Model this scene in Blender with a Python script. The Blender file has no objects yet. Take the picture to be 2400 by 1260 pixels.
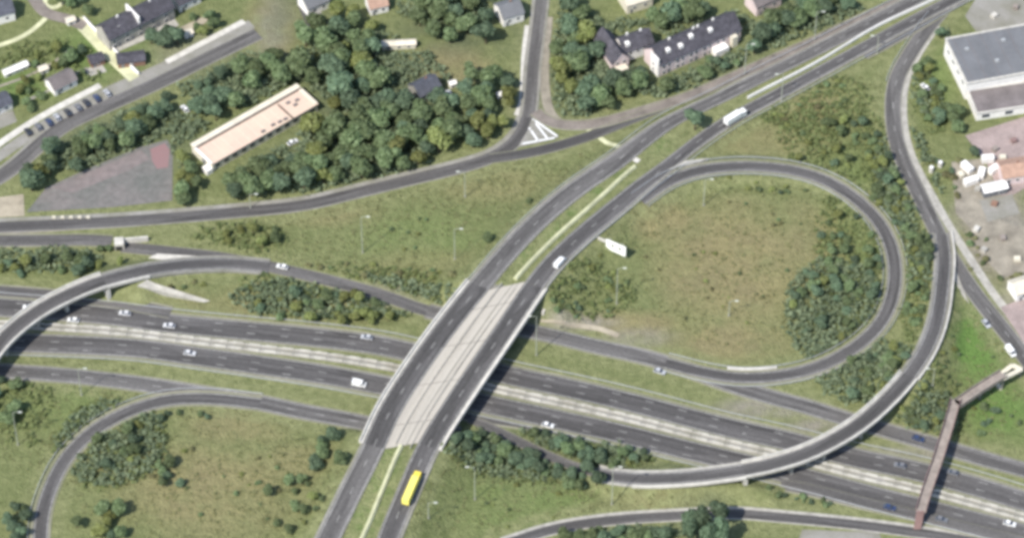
import bpy, bmesh, math, random
import numpy as np
from mathutils import Vector, Matrix
S = bpy.context.scene
R = math.radians
rng = random.Random(7)

# ------------------------------------------------------------------ camera, sky, sun, exposure
EL, DIST, WID = R(48), 1300.0, 370.0
CAM = Vector((0, -DIST*math.cos(EL), DIST*math.sin(EL)))
FWD = Vector((0, math.cos(EL), -math.sin(EL)))
UP = Vector((0, math.sin(EL), math.cos(EL)))
PPM = 2400/WID
cd = bpy.data.cameras.new('camera'); cam = bpy.data.objects.new('camera', cd)
S.collection.objects.link(cam); S.camera = cam
cam.location = CAM; cam.rotation_euler = (R(90)-EL, 0, 0)
cd.sensor_width = 36; cd.lens = 36*DIST/WID; cd.clip_start = 10; cd.clip_end = 20000
SUN_EL = R(50); SUN_AZ = math.atan2(-0.67, -0.74)          # compass angle from +Y towards +X
w = bpy.data.worlds.new('World'); S.world = w; w.use_nodes = True
nt = w.node_tree; bg = nt.nodes['Background']; sky = nt.nodes.new('ShaderNodeTexSky')
sky.sky_type = 'NISHITA'; sky.sun_disc = False; sky.sun_elevation = SUN_EL; sky.sun_rotation = SUN_AZ % (2*math.pi)
nt.links.new(sky.outputs[0], bg.inputs[0]); bg.inputs[1].default_value = 0.12
sl = bpy.data.lights.new('sun', 'SUN'); sl.energy = 3.75; sl.angle = R(0.5); sl.color = (1, .95, .865)
so = bpy.data.objects.new('sun', sl); S.collection.objects.link(so)
sd = Vector((math.sin(SUN_AZ)*math.cos(SUN_EL), math.cos(SUN_AZ)*math.cos(SUN_EL), math.sin(SUN_EL)))
so.rotation_euler = sd.to_track_quat('Z', 'Y').to_euler(); so.location = (0, 0, 400)
S.view_settings.view_transform = 'Standard'; S.view_settings.look = 'None'
S.view_settings.exposure = 0.72; S.view_settings.gamma = 1
S.cycles.max_bounces = 5; S.cycles.diffuse_bounces = 3; S.cycles.transparent_max_bounces = 4
S.cycles.pixel_filter_type = 'BLACKMAN_HARRIS'; S.cycles.filter_width = 3.8   # softness of the far lens

def P(px, py, z=0.0):
    """point of the place at height z that the photograph shows at pixel (px, py)"""
    u = (px-1200)/PPM; v = (630-py)/PPM
    d = FWD*DIST + Vector((1, 0, 0))*u + UP*v
    return CAM + d*((z-CAM.z)/d.z)
def Q(p):
    r = Vector(p)-CAM; k = DIST/r.dot(FWD)
    return 1200+r.x*k*PPM, 630-r.dot(UP)*k*PPM

# ------------------------------------------------------------------ materials
def mat(name, col, rough=.85, var=.18, scale=.6, col2=None, fine=6.0, spec=.25, metal=0.0, stretch=None, bump=0.0, emit=None):
    m = bpy.data.materials.new(name); m.use_nodes = True; t = m.node_tree; N = t.nodes; L = t.links
    b = N['Principled BSDF']; b.inputs['Roughness'].default_value = rough
    b.inputs['Specular IOR Level'].default_value = spec; b.inputs['Metallic'].default_value = metal
    c2 = col2 or tuple(x*(1-var*1.6) for x in col); c1 = col if col2 else tuple(min(1, x*(1+var)) for x in col)
    tc = N.new('ShaderNodeTexCoord'); src = tc.outputs['Object']
    if stretch:
        src = tc.outputs['UV']; mp = N.new('ShaderNodeMapping'); mp.inputs['Scale'].default_value = stretch
        L.new(src, mp.inputs[0]); src = mp.outputs[0]
    n1 = N.new('ShaderNodeTexNoise'); n1.inputs['Scale'].default_value = scale; n1.inputs['Detail'].default_value = 6; n1.inputs['Roughness'].default_value = .65
    n2 = N.new('ShaderNodeTexNoise'); n2.inputs['Scale'].default_value = fine; n2.inputs['Detail'].default_value = 3
    L.new(src, n1.inputs['Vector']); L.new(tc.outputs['Object'], n2.inputs['Vector'])
    r = N.new('ShaderNodeMapRange'); r.inputs[1].default_value = .34; r.inputs[2].default_value = .66
    L.new(n1.outputs[0], r.inputs[0])
    mx = N.new('ShaderNodeMix'); mx.data_type = 'RGBA'
    mx.inputs[6].default_value = (*c2, 1); mx.inputs[7].default_value = (*c1, 1); L.new(r.outputs[0], mx.inputs[0])
    m2 = N.new('ShaderNodeMix'); m2.data_type = 'RGBA'; m2.blend_type = 'MULTIPLY'; m2.inputs[0].default_value = .5
    r2 = N.new('ShaderNodeMapRange'); r2.inputs[1].default_value = .3; r2.inputs[2].default_value = .7; r2.inputs[3].default_value = 1-var*1.5; r2.inputs[4].default_value = 1+var
    L.new(n2.outputs[0], r2.inputs[0]); L.new(mx.outputs[2], m2.inputs[6]); L.new(r2.outputs[0], m2.inputs[7])
    L.new(m2.outputs[2], b.inputs['Base Color'])
    if bump:
        bp = N.new('ShaderNodeBump'); bp.inputs['Strength'].default_value = bump; L.new(n2.outputs[0], bp.inputs['Height']); L.new(bp.outputs[0], b.inputs['Normal'])
    return m

def road_mat(name, col, var=.22):
    m = mat(name, col, rough=.9, var=var, scale=.22, stretch=(1.0, .06, 1), fine=1.1); t = m.node_tree; N = t.nodes; L = t.links; b = N['Principled BSDF']
    src = b.inputs['Base Color'].links[0].from_socket; tc = N.new('ShaderNodeTexCoord')
    mp = N.new('ShaderNodeMapping'); mp.inputs['Scale'].default_value = (.28, .035, 1); L.new(tc.outputs['UV'], mp.inputs[0])
    v = N.new('ShaderNodeTexVoronoi'); v.inputs['Scale'].default_value = 1.0; L.new(mp.outputs[0], v.inputs['Vector'])
    sp = N.new('ShaderNodeSeparateColor'); L.new(v.outputs['Color'], sp.inputs[0])
    r = N.new('ShaderNodeMapRange'); r.inputs[3].default_value = .74; r.inputs[4].default_value = 1.22; L.new(sp.outputs[0], r.inputs[0])
    wv = N.new('ShaderNodeTexNoise'); wv.inputs['Scale'].default_value = 1.0; wv.inputs['Detail'].default_value = 2; mp2 = N.new('ShaderNodeMapping'); mp2.inputs['Scale'].default_value = (.9, .012, 1); L.new(tc.outputs['UV'], mp2.inputs[0]); L.new(mp2.outputs[0], wv.inputs['Vector'])
    r2 = N.new('ShaderNodeMapRange'); r2.inputs[1].default_value = .3; r2.inputs[2].default_value = .7; r2.inputs[3].default_value = .74; r2.inputs[4].default_value = 1.24; L.new(wv.outputs[0], r2.inputs[0])
    a = N.new('ShaderNodeMath'); a.operation = 'MULTIPLY'; L.new(r.outputs[0], a.inputs[0]); L.new(r2.outputs[0], a.inputs[1])
    x = N.new('ShaderNodeMix'); x.data_type = 'RGBA'; x.blend_type = 'MULTIPLY'; x.inputs[0].default_value = 1; L.new(src, x.inputs[6]); L.new(a.outputs[0], x.inputs[7]); L.new(x.outputs[2], b.inputs['Base Color'])
    return m

def leaf_mat(name, dark, light):
    m = bpy.data.materials.new(name); m.use_nodes = True; t = m.node_tree; N = t.nodes; L = t.links
    N.remove(N['Principled BSDF']); out = N['Material Output']
    g = N.new('ShaderNodeNewGeometry'); oi = N.new('ShaderNodeObjectInfo')
    mx = N.new('ShaderNodeMix'); mx.data_type = 'RGBA'; mx.inputs[6].default_value = (*dark, 1); mx.inputs[7].default_value = (*light, 1)
    L.new(g.outputs['Random Per Island'], mx.inputs[0])
    hs = N.new('ShaderNodeHueSaturation')
    a = N.new('ShaderNodeMapRange'); a.inputs[3].default_value = .78; a.inputs[4].default_value = 1.38; L.new(oi.outputs['Random'], a.inputs[0])
    h = N.new('ShaderNodeMapRange'); h.inputs[3].default_value = .482; h.inputs[4].default_value = .508; L.new(oi.outputs['Random'], h.inputs[0])
    L.new(a.outputs[0], hs.inputs['Value']); L.new(h.outputs[0], hs.inputs['Hue']); L.new(mx.outputs[2], hs.inputs['Color'])
    d = N.new('ShaderNodeBsdfDiffuse'); tr = N.new('ShaderNodeBsdfTranslucent'); ms = N.new('ShaderNodeMixShader'); ms.inputs[0].default_value = .48
    L.new(hs.outputs[0], d.inputs[0]); L.new(hs.outputs[0], tr.inputs[0]); L.new(d.outputs[0], ms.inputs[1]); L.new(tr.outputs[0], ms.inputs[2])
    L.new(ms.outputs[0], out.inputs[0]); return m

def paint(name, col, rough=.35):
    return mat(name, col, rough=rough, var=.05, scale=1.5, fine=9, spec=.5)

M = dict(
 asphalt=road_mat('asphalt', (.098, .094, .093)),
 asphalt_pale=road_mat('worn_asphalt', (.122, .117, .114), .26),
 asphalt_dark=road_mat('fresh_asphalt', (.083, .08, .079)),
 asphalt_brown=mat('brown_worn_asphalt', (.2, .175, .155), var=.18, scale=.15, fine=1.0),
 concrete=mat('concrete', (.36, .345, .31), var=.16, scale=.35, fine=2.2),
 concrete_light=mat('light_concrete', (.52, .50, .455), var=.13, scale=.35, fine=2.2),
 concrete_deck=mat('bridge_concrete', (.41, .38, .33), var=.12, scale=.3, stretch=(1.4, .04, 1), fine=2.0),
 concrete_grey=mat('grey_concrete', (.27, .26, .24), var=.2, scale=.12, fine=1.6, col2=(.19, .185, .15)),
 gutter=mat('dusty_gutter', (.26, .25, .20), var=.2, scale=.3, stretch=(1.2, .10, 1), fine=1.2, col2=(.17, .175, .105)),
 barrier=mat('stained_barrier_concrete', (.50, .485, .44), var=.2, scale=.12, fine=.9, col2=(.33, .315, .28)),
 cream=mat('cream_concrete', (.50, .50, .32), var=.15, scale=.2, fine=2.5),
 line=mat('road_paint', (.34, .335, .32), var=.22, scale=.5, fine=2.0, rough=.6),
 gravel=mat('dusty_gravel', (.26, .235, .19), var=.2, scale=.15, fine=1.5),
 yard=mat('grey_yard_paving', (.178, .162, .155), var=.25, scale=.05, fine=.5, col2=(.125, .13, .12)),
 yard_pink=mat('faded_reddish_paving', (.215, .175, .17), var=.22, scale=.06, fine=.5, col2=(.165, .15, .145)),
 red_ground=mat('red_court_paving', (.24, .145, .145), var=.15, scale=.1, col2=(.23, .15, .15)),
 pink_ground=mat('pinkish_paving', (.31, .25, .235), var=.16, scale=.12, fine=1.0),
 sand=mat('sandy_ground', (.34, .30, .23), var=.18, scale=.12, fine=1.2),
 steel=mat('galvanised_steel', (.45, .46, .46), rough=.45, var=.1, spec=.5, metal=.3),
 lamp_grey=mat('pale_painted_mast', (.34, .36, .30), rough=.5, var=.08),
 lamp_head=mat('lamp_housing', (.5, .52, .46), rough=.4, var=.05),
 bark=mat('bark', (.09, .07, .05), var=.3, scale=2),
 glass=mat('window_glass', (.05, .06, .08), rough=.08, var=.1, spec=.6),
 tyre=mat('tyre_rubber', (.025, .025, .027), var=.1),
 white=paint('white_paint', (.72, .72, .71)), pale=paint('pale_grey_paint', (.56, .56, .57)), silver=paint('silver_paint', (.42, .43, .45)), black=paint('black_paint', (.03, .03, .035)),
 blue=paint('dark_blue_paint', (.03, .05, .12)), red=paint('dark_red_paint', (.22, .03, .03)), grey=paint('grey_paint', (.16, .165, .18)),
 yellow=paint('yellow_tarpaulin', (.80, .70, .16), .5), yellow_cab=paint('yellow_cab', (.72, .58, .08)),
 wall_white=mat('white_render', (.74, .72, .69), var=.07, scale=.4, fine=1.5), wall_pink=mat('pinkish_render', (.60, .50, .49), var=.08, scale=.3, fine=1.5),
 wall_cream=mat('cream_render', (.6, .56, .46), var=.08), wall_brick=mat('brown_brick', (.25, .15, .11), var=.15, scale=3),
 slate=mat('dark_slate_roof', (.075, .072, .085), var=.25, scale=.5, fine=2.2), slate_blue=mat('blue_grey_slate_roof', (.085, .09, .11), var=.22, scale=.5, fine=2.2),
 roof_grey=mat('grey_membrane_roof', (.15, .155, .165), var=.1, scale=.12, fine=1.2), roof_brown=mat('brownish_grey_roof', (.17, .15, .148), var=.14, scale=.2, fine=1.2),
 roof_peach=mat('peach_sheet_roof', (.56, .41, .33), var=.08, scale=.16, col2=(.56, .46, .36), fine=1.4), roof_cream=mat('cream_sheet_roof', (.60, .55, .45), var=.08, scale=.3),
 roof_orange=mat('orange_tiled_roof', (.38, .25, .19), var=.14, scale=.5), gutter_brown=mat('brown_valley_gutter', (.14, .10, .08), var=.2),
 rust=mat('red_brown_footbridge_paint', (.24, .16, .15), var=.15, scale=.4, fine=2), deck_brown=mat('brownish_bridge_decking', (.27, .235, .21), var=.16, scale=.4, fine=2),
 sign_white=mat('white_sign_face', (.82, .83, .78), rough=.4, var=.03), sign_dark=mat('dark_sign_lettering', (.06, .06, .07), var=.1),
 sign_back=mat('grey_sign_back', (.2, .2, .21), var=.1), blue_tarp=paint('blue_sheeting', (.12, .2, .36)),
 leaf_dark=leaf_mat('dark_blue_green_leaves', (.092, .138, .088), (.185, .255, .165)),
 leaf_mid=leaf_mat('mid_green_leaves', (.11, .155, .075), (.23, .295, .16)),
 leaf_light=leaf_mat('yellow_green_leaves', (.15, .18, .06), (.31, .345, .15)),
 leaf_dry=leaf_mat('dry_olive_leaves', (.15, .155, .075), (.29, .29, .16)),
 grass_tuft=leaf_mat('meadow_grass', (.16, .18, .085), (.29, .30, .16)),
 scrub=leaf_mat('mixed_scrub_leaves', (.135, .18, .075), (.27, .325, .15)),
 under=leaf_mat('bramble_undergrowth', (.115, .15, .09), (.235, .28, .175)),
)

# ------------------------------------------------------------------ object helpers
def tag(o, label=None, cat=None, group=None, kind=None):
    if label: o['label'] = label
    if cat: o['category'] = cat
    if group: o['group'] = group
    if kind: o['kind'] = kind
    return o
def thing(name, label, cat, loc=(0, 0, 0), rz=0.0, group=None):
    o = bpy.data.objects.new(name, None); S.collection.objects.link(o)
    o.empty_display_size = .5; o.location = loc; o.rotation_euler = (0, 0, rz)
    return tag(o, label, cat, group)
def copy_tree(o, parent=None):
    c = o.copy(); S.collection.objects.link(c)
    if parent is not None: c.parent = parent
    for ch in o.children: copy_tree(ch, c)
    return c

class MB:
    def __init__(s): s.v = []; s.f = []; s.uv = {}; s.smooth = False
    def add(s, vs, fs):
        b = len(s.v); s.v += [tuple(x) for x in vs]; s.f += [tuple(b+i for i in f) for f in fs]; return s
    def box(s, c, d, rz=0.0, taper=1.0):
        x, y, z = d[0]/2, d[1]/2, d[2]/2; ca, sa = math.cos(rz), math.sin(rz); vs = []
        for k, t in ((-z, 1), (z, taper)):
            for a, b in ((-x, -y), (x, -y), (x, y), (-x, y)):
                vs.append((c[0]+(a*ca-b*sa)*t, c[1]+(a*sa+b*ca)*t, c[2]+k))
        return s.add(vs, [(3, 2, 1, 0), (4, 5, 6, 7), (0, 1, 5, 4), (1, 2, 6, 5), (2, 3, 7, 6), (3, 0, 4, 7)])
    def prism(s, poly, z0, z1):
        n = len(poly); vs = [(p[0], p[1], z0) for p in poly]+[(p[0], p[1], z1) for p in poly]
        return s.add(vs, [tuple(range(n-1, -1, -1)), tuple(range(n, 2*n))]+[(i, (i+1) % n, n+(i+1) % n, n+i) for i in range(n)])
    def tube(s, pts, rad, n=6):
        pts = [Vector(p) for p in pts]; b = len(s.v)
        for i, p in enumerate(pts):
            t = (pts[min(i+1, len(pts)-1)]-pts[max(i-1, 0)]).normalized()
            a = t.cross(Vector((0, 0, 1)) if abs(t.z) < .9 else Vector((1, 0, 0))).normalized(); c = t.cross(a)
            r = rad[i] if isinstance(rad, (list, tuple)) else rad
            for k in range(n):
                q = p+(a*math.cos(2*math.pi*k/n)+c*math.sin(2*math.pi*k/n))*r; s.v.append(tuple(q))
        for i in range(len(pts)-1):
            for k in range(n):
                k2 = (k+1) % n; s.f.append((b+i*n+k, b+i*n+k2, b+(i+1)*n+k2, b+(i+1)*n+k))
        s.f.append(tuple(b+k for k in range(n-1, -1, -1))); s.f.append(tuple(b+(len(pts)-1)*n+k for k in range(n)))
        return s
    def cyl(s, c, r, h, axis='z', n=12):
        d = {'x': Vector((h/2, 0, 0)), 'y': Vector((0, h/2, 0)), 'z': Vector((0, 0, h/2))}[axis]; c = Vector(c)
        return s.tube([c-d, c+d], r, n)
    def sweep(s, path, prof, closed=True, sc=None):
        """path: list of (pos, normal_left); prof: list of (lateral, dz)"""
        n = len(prof); b = len(s.v); L = 0.0; last = None
        for i_, (p, nl) in enumerate(path):
            k_ = sc[i_] if sc else 1
            if last is not None: L += (p-last).length
            last = p
            for o, z in prof:
                s.uv[len(s.v)] = (o, L); s.v.append((p.x+nl.x*o*k_, p.y+nl.y*o*k_, p.z+z))
        m = n if closed else n-1
        for i in range(len(path)-1):
            for k in range(m):
                k2 = (k+1) % n; s.f.append((b+i*n+k, b+i*n+k2, b+(i+1)*n+k2, b+(i+1)*n+k))
        if closed:
            s.f.append(tuple(b+k for k in range(n))); s.f.append(tuple(b+(len(path)-1)*n+k for k in range(n-1, -1, -1)))
        return s
    def build(s, name, m, parent=None, origin=None):
        me = bpy.data.meshes.new(name); v = s.v
        if origin is not None: v = [(a-origin[0], b-origin[1], c-origin[2]) for a, b, c in v]
        me.from_pydata(v, [], s.f); me.materials.append(m)
        if s.uv:
            ul = me.uv_layers.new(name='uv'); idx = np.empty(len(me.loops), dtype=np.int32); me.loops.foreach_get('vertex_index', idx)
            arr = np.zeros((len(s.v), 2), dtype=np.float32)
            for k, t in s.uv.items(): arr[k] = t
            ul.data.foreach_set('uv', arr[idx].ravel())
        bm = bmesh.new(); bm.from_mesh(me); bmesh.ops.recalc_face_normals(bm, faces=bm.faces[:])
        if s.uv and not any(len(f) > 4 for f in s.f) and sum(f.normal.z for f in bm.faces) < 0:
            bmesh.ops.reverse_faces(bm, faces=bm.faces[:])
        bm.to_mesh(me); bm.free()
        if s.smooth:
            for p in me.polygons: p.use_smooth = True
        o = bpy.data.objects.new(name, me); S.collection.objects.link(o)
        if parent is not None: o.parent = parent
        return o

def curve(pts, step=3.0):
    """pts: (px, py, z) -> evenly sampled smooth path [(pos, left normal)]"""
    w_ = [P(p[0], p[1], (p[2] if len(p) > 2 else 0)+.12) for p in pts]
    ext = [w_[0]*2-w_[1]]+w_+[w_[-1]*2-w_[-2]]; out = []
    for i in range(1, len(ext)-2):
        a, b, c, d = ext[i-1:i+3]; n = max(2, int((c-b).length/1.0))
        for k in range(n):
            t = k/n
            out.append(.5*((2*b)+(c-a)*t+(2*a-5*b+4*c-d)*t*t+(3*b-a-3*c+d)*t**3))
    out.append(w_[-1])
    res = [out[0]]; acc = 0
    for i in range(1, len(out)):
        acc += (out[i]-out[i-1]).length
        if acc >= step: res.append(out[i]); acc = 0
    if (res[-1]-out[-1]).length > .5: res.append(out[-1])
    for _ in range(2):
        res = [res[0]]+[(res[i-1]+res[i]*2+res[i+1])/4 for i in range(1, len(res)-1)]+[res[-1]]
    return frames(res)
def frames(res):
    fr = []
    for i, p in enumerate(res):
        t = res[min(i+1, len(res)-1)]-res[max(i-1, 0)]; t.z = 0; t.normalize()
        fr.append((p, Vector((-t.y, t.x, 0))))
    return fr
def shift(path, off, dz=0.0):
    return frames([p+n*off+Vector((0, 0, dz)) for p, n in path])
def resample(path, n):
    pts = [p for p, _ in path]; L = [0]
    for i in range(1, len(pts)): L.append(L[-1]+(pts[i]-pts[i-1]).length)
    out = []; j = 0
    for k in range(n):
        t = L[-1]*k/(n-1)
        while j < len(L)-2 and L[j+1] < t: j += 1
        f = (t-L[j])/max(1e-6, L[j+1]-L[j]); out.append(pts[j].lerp(pts[j+1], min(1, f)))
    return frames(out)
def between(path, fn):
    return [q for q in path if fn(*Q(q[0]))]

EMB, LOW, KEEP = [], [], []        # embankment samples, low road samples, everything trees keep off
def reg(path, hw, emb=None, low=None):
    for i, (p, n) in enumerate(path):
        KEEP.append((p.x, p.y, hw)); q0, q1 = path[max(0, i-1)][0], path[min(len(path)-1, i+1)][0]; g = abs(q1.z-q0.z)/max(.1, (q1-q0).length)
        if emb: EMB.append((p.x, p.y, p.z, hw+emb[0], emb[1], g))
        if low: LOW.append((p.x, p.y, p.z, hw+low[0], low[1]))

LV = [0]
def dashes(mb, path, off, wd, on, gap, dz):
    L = 0; run = []
    for i in range(len(path)):
        if i: L += (path[i][0]-path[i-1][0]).length
        if (L % (on+gap)) < on: run.append(path[i])
        else:
            if len(run) > 1: mb.sweep(run, [(off-wd/2, dz), (off+wd/2, dz)], False)
            run = []
    if len(run) > 1: mb.sweep(run, [(off-wd/2, dz), (off+wd/2, dz)], False)
def fine(path, step=1.5):
    n = max(3, int(sum((path[i+1][0]-path[i][0]).length for i in range(len(path)-1))/step)); return resample(path, n)
def road(name, path, hw, m='asphalt', left=0, right=0, gm='gutter', edge=True, lanes=(), kind='structure', parent=None, skirt=1.2, sc=None):
    """carriageway strip with verge gutters, edge lines and lane dashes"""
    LV[0] += 1; dz = .011*(LV[0] % 11)
    mb = MB(); mb.sweep(path, [(-hw, -skirt), (-hw, dz), (hw, dz), (hw, -skirt)], False, sc)
    o = mb.build(name, M[m], parent)
    if kind and parent is None: o['kind'] = kind
    for s_, wd in ((1, left), (-1, right)):
        if wd:
            a, b = sorted((s_*(hw+.02), s_*(hw+wd)))
            MB().sweep(path, [(a, -1.1), (a, dz+.02), (b, dz+.02), (b, -1.1)], False, sc).build('gutter', M[gm], o)
    if edge:
        mb = MB()
        for s_ in (1, -1): mb.sweep(path, [(s_*(hw-.45)-.13, dz+.009), (s_*(hw-.45)+.13, dz+.009)], False, sc)
        mb.build('edge_line', M['line'], o)
    if lanes:
        mb = MB(); fp = fine(path)
        for off in lanes: dashes(mb, fp, off, .22, 4.5, 7.5, dz+.009)
        mb.build('lane_marking', M['line'], o)
    return o
def rail(path, off, label, group=None):
    """galvanised crash barrier on posts"""
    pth = shift(path, off); mb = MB()
    mb.sweep(pth, [(-.09, .42), (-.09, .78), (.09, .78), (.09, .42)])
    for i in range(0, len(pth), 2): p = pth[i][0]; mb.box((p.x, p.y, p.z-.1), (.12, .12, 1.4))
    return tag(mb.build('guard_rail', M['steel']), label, 'guard rail', group)

# ------------------------------------------------------------------ road lines (pixel, height)
Lc = curve([(700, 1420, 5), (732, 1340, 6), (780, 1240, 6.6), (826, 1145, 7), (874, 1050, 7.5), (924, 945, 7.5), (1031, 787, 7.5), (1148, 640, 7.1), (1228, 550, 6.2), (1309, 475, 5), (1375, 425, 4.3), (1442, 380, 3.5), (1560, 292, 2.2), (1690, 228, 1.4), (1790, 178, 1), (1905, 122, .7), (2050, 48, .3), (2160, -8, .2), (2330, -90, 0)])
Rc = curve([(850, 1420, 5), (882, 1340, 6), (918, 1240, 6.6), (958, 1145, 7), (1000, 1050, 7.5), (1065, 945, 7.5), (1172, 787, 7.5), (1270, 645, 7.1), (1350, 563, 6.2), (1438, 490, 5), (1497, 440, 4.3), (1557, 394, 3.5), (1640, 328, 2.2), (1712, 280, 1.6), (1776, 245, 1.2), (1850, 206, 1), (1950, 152, .6), (2060, 92, .3), (2165, 35, .2), (2300, -35, 0), (2420, -95, 0)])
Mc = curve([(775, 1420, 5), (808, 1340, 6), (858, 1240, 6.6), (897, 1145, 7), (937, 1050, 7.5), (995, 945, 7.5), (1102, 787, 7.5), (1213, 647, 7.1), (1300, 557, 6.2), (1376, 490, 5), (1440, 432, 4.3), (1485, 392, 3.5), (1598, 312, 2.2), (1700, 255, 1.5), (1740, 237, 1.2), (1800, 206, 1), (1912, 149, .7), (2050, 66, .3), (2162, 13, .2), (2330, -65, 0)])
U = curve([(-120, 705), (0, 719), (230, 737), (400, 758), (600, 777), (750, 791), (900, 811), (1050, 845), (1200, 881), (1350, 913), (1500, 948), (1700, 1000), (1850, 1033), (2000, 1071), (2150, 1103), (2300, 1143), (2420, 1180), (2540, 1215)])
D = curve([(-120, 795), (0, 801), (300, 814), (450, 833), (600, 854), (750, 876), (900, 903), (1050, 928), (1180, 955), (1300, 981), (1450, 1014), (1600, 1051), (1750, 1086), (1900, 1122), (2000, 1149), (2125, 1181), (2250, 1212), (2400, 1250), (2540, 1285)])
C1 = curve([(-120, 863), (0, 869), (150, 879), (300, 895), (450, 917), (600, 941), (700, 962), (830, 986), (960, 1010), (1080, 1018)])
C2 = curve([(110, 1400), (95, 1290), (97, 1220), (110, 1165), (150, 1080), (220, 1008), (310, 960), (400, 936), (500, 934), (610, 946)])
Dl = curve([(1000, 955), (1120, 975), (1260, 996), (1400, 1024)])
E0 = curve([(-120, 566), (0, 564), (120, 563), (215, 562), (262, 566)])
E = curve([(285, 578), (345, 584), (420, 592), (510, 602), (610, 620), (700, 640), (800, 664), (900, 692), (1000, 728), (1120, 752), (1270, 781), (1400, 812), (1500, 833), (1600, 861), (1700, 897), (1800, 928), (1900, 955), (2000, 986), (2150, 1029), (2300, 1073), (2420, 1105), (2540, 1140)])
B = curve([(-150, 1010, 7), (-70, 900, 7), (0, 803, 7), (75, 738, 7), (150, 695, 7), (225, 663, 6.8), (300, 642, 6), (370, 628, 4.4), (450, 619, 2.6), (540, 617, 1), (630, 625, .2)])
Qr = curve([(-120, 676), (0, 682), (150, 694), (270, 708), (400, 733)])
T = curve([(1500, 470, 4.0), (1560, 428, 3.5), (1620, 404, 3), (1700, 391, 2.3), (1790, 391, 1.7), (1880, 404, 1), (1960, 435, .6), (2035, 491, .3), (2080, 555, .1), (2098, 625), (2090, 700), (2055, 768), (1990, 823), (1910, 862), (1820, 881), (1730, 885), (1650, 873), (1560, 850)])
F = curve([(2206, 545, 0), (2213, 600, .5), (2209, 660, 2.0), (2199, 735, 4), (2175, 808, 6), (2130, 880, 7), (2070, 945, 7), (2000, 1003, 7), (1900, 1057, 7), (1800, 1089, 7), (1700, 1107, 6.4), (1600, 1118, 5), (1500, 1121, 3.2), (1420, 1113, 2.0), (1330, 1086, .9), (1240, 1046, .2), (1160, 1006), (1100, 980)])
R2 = curve([(2300, -75), (2235, -5), (2190, 45), (2160, 85), (2132, 128), (2108, 170), (2095, 215), (2093, 270), (2101, 330), (2120, 385), (2142, 430), (2166, 480), (2190, 530), (2215, 580), (2262, 655), (2302, 710), (2350, 770), (2388, 818), (2440, 885), (2520, 980)])
Ramp3 = curve([(2020, 128, .3), (2090, 92, .2), (2160, 52, .1), (2230, 10), (2320, -45)])
Sx = curve([(-120, 538), (0, 532), (200, 523), (350, 514), (600, 493), (725, 478), (850, 448), (975, 418), (1075, 394), (1150, 370), (1203, 337), (1233, 292), (1244, 230), (1250, 150), (1262, 60), (1272, -30), (1280, -110)])
S2 = curve([(1150, 372), (1215, 363), (1290, 347), (1380, 320), (1480, 280), (1560, 248)])
S3 = curve([(1255, 262), (1278, 284), (1330, 294), (1400, 290), (1500, 262), (1620, 224), (1740, 171), (1880, 110), (2000, 54), (2120, 0), (2260, -65)])
W = curve([(-160, 500), (-60, 447), (25, 398), (137, 303), (250, 248), (325, 215), (400, 180), (475, 142), (545, 108), (605, 79)])
Ds = curve([(1830, 1134), (1900, 1147), (2000, 1172), (2150, 1208), (2300, 1245), (2420, 1275), (2540, 1305)])
G = curve([(1180, 1275), (1300, 1238), (1440, 1217), (1600, 1207), (1720, 1202), (1820, 1210), (1950, 1222), (2080, 1237), (2250, 1262), (2420, 1295)])
# heights: which stretches sit on earth
above = lambda path: between(path, lambda x, y: y < 678)
below = lambda path: between(path, lambda x, y: y > 1032)
span = lambda path: between(path, lambda x, y: 655 < y < 1054)
for pth, hw in ((Lc, 4.2), (Rc, 3.9), (Mc, 3.8)):
    reg(span(pth), hw+.6); reg(above(pth), hw, emb=(1.6, 1.9)); reg(below(pth), hw, emb=(1.6, 1.9))
reg(T, 3.2, emb=(1.6, 1.9)); reg(U, 4.6, low=(2, 1.6)); reg(D, 4.6, low=(2, 1.6)); reg(C1, 3.6, low=(1.0, .45)); reg(C2, 3.2, low=(1.0, 2)); reg(E, 3.4, low=(1.2, 1.1))
reg(between(B, lambda x, y: x > 215), 3.2, emb=(.5, 1.5)); reg(between(B, lambda x, y: x <= 215), 3.6)
fb = lambda x, y: y > 880 and x > 1745
reg(between(F, lambda x, y: not fb(x, y) and x > 1385), 3.3, emb=(.8, 1.7)); reg(between(F, lambda x, y: x <= 1400), 1.9); reg(between(F, fb), 3.6)
for pth, hw in ((R2, 3.6), (Sx, 3.6), (S2, 2.6), (S3, 2.6), (G, 3.6)): reg(pth, hw, low=(.5, 1.6))
for pth, hw in ((W, 5.5), (Qr, 2.6), (Ds, 2.6), (Dl, 2.2), (E0, 3), (Ramp3, 2.6)): reg(pth, hw)
EMBA = np.array(EMB); LOWA = np.array(LOW)
def heights(x, y):
    x = np.asarray(x, float).ravel(); y = np.asarray(y, float).ravel(); h = np.zeros(len(x))
    for s0 in range(0, len(x), 4000):
        xs, ys = x[s0:s0+4000, None], y[s0:s0+4000, None]
        d = np.sqrt((xs-EMBA[:, 0])**2+(ys-EMBA[:, 1])**2)
        e = EMBA[:, 2]-.32-EMBA[:, 5]*np.minimum(d, EMBA[:, 3])-np.maximum(0, d-EMBA[:, 3])/EMBA[:, 4]
        hh = np.maximum(0, e.max(1))
        d = np.sqrt((xs-LOWA[:, 0])**2+(ys-LOWA[:, 1])**2)
        c = LOWA[:, 2]-.15+np.maximum(0, d-LOWA[:, 3])/LOWA[:, 4]
        h[s0:s0+4000] = np.minimum(hh, np.maximum(0, c.min(1)))
    return h
def gz(x, y): return float(heights([x], [y])[0])
def G0(px, py): p = P(px, py); return Vector((p.x, p.y, gz(p.x, p.y)))

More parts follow.
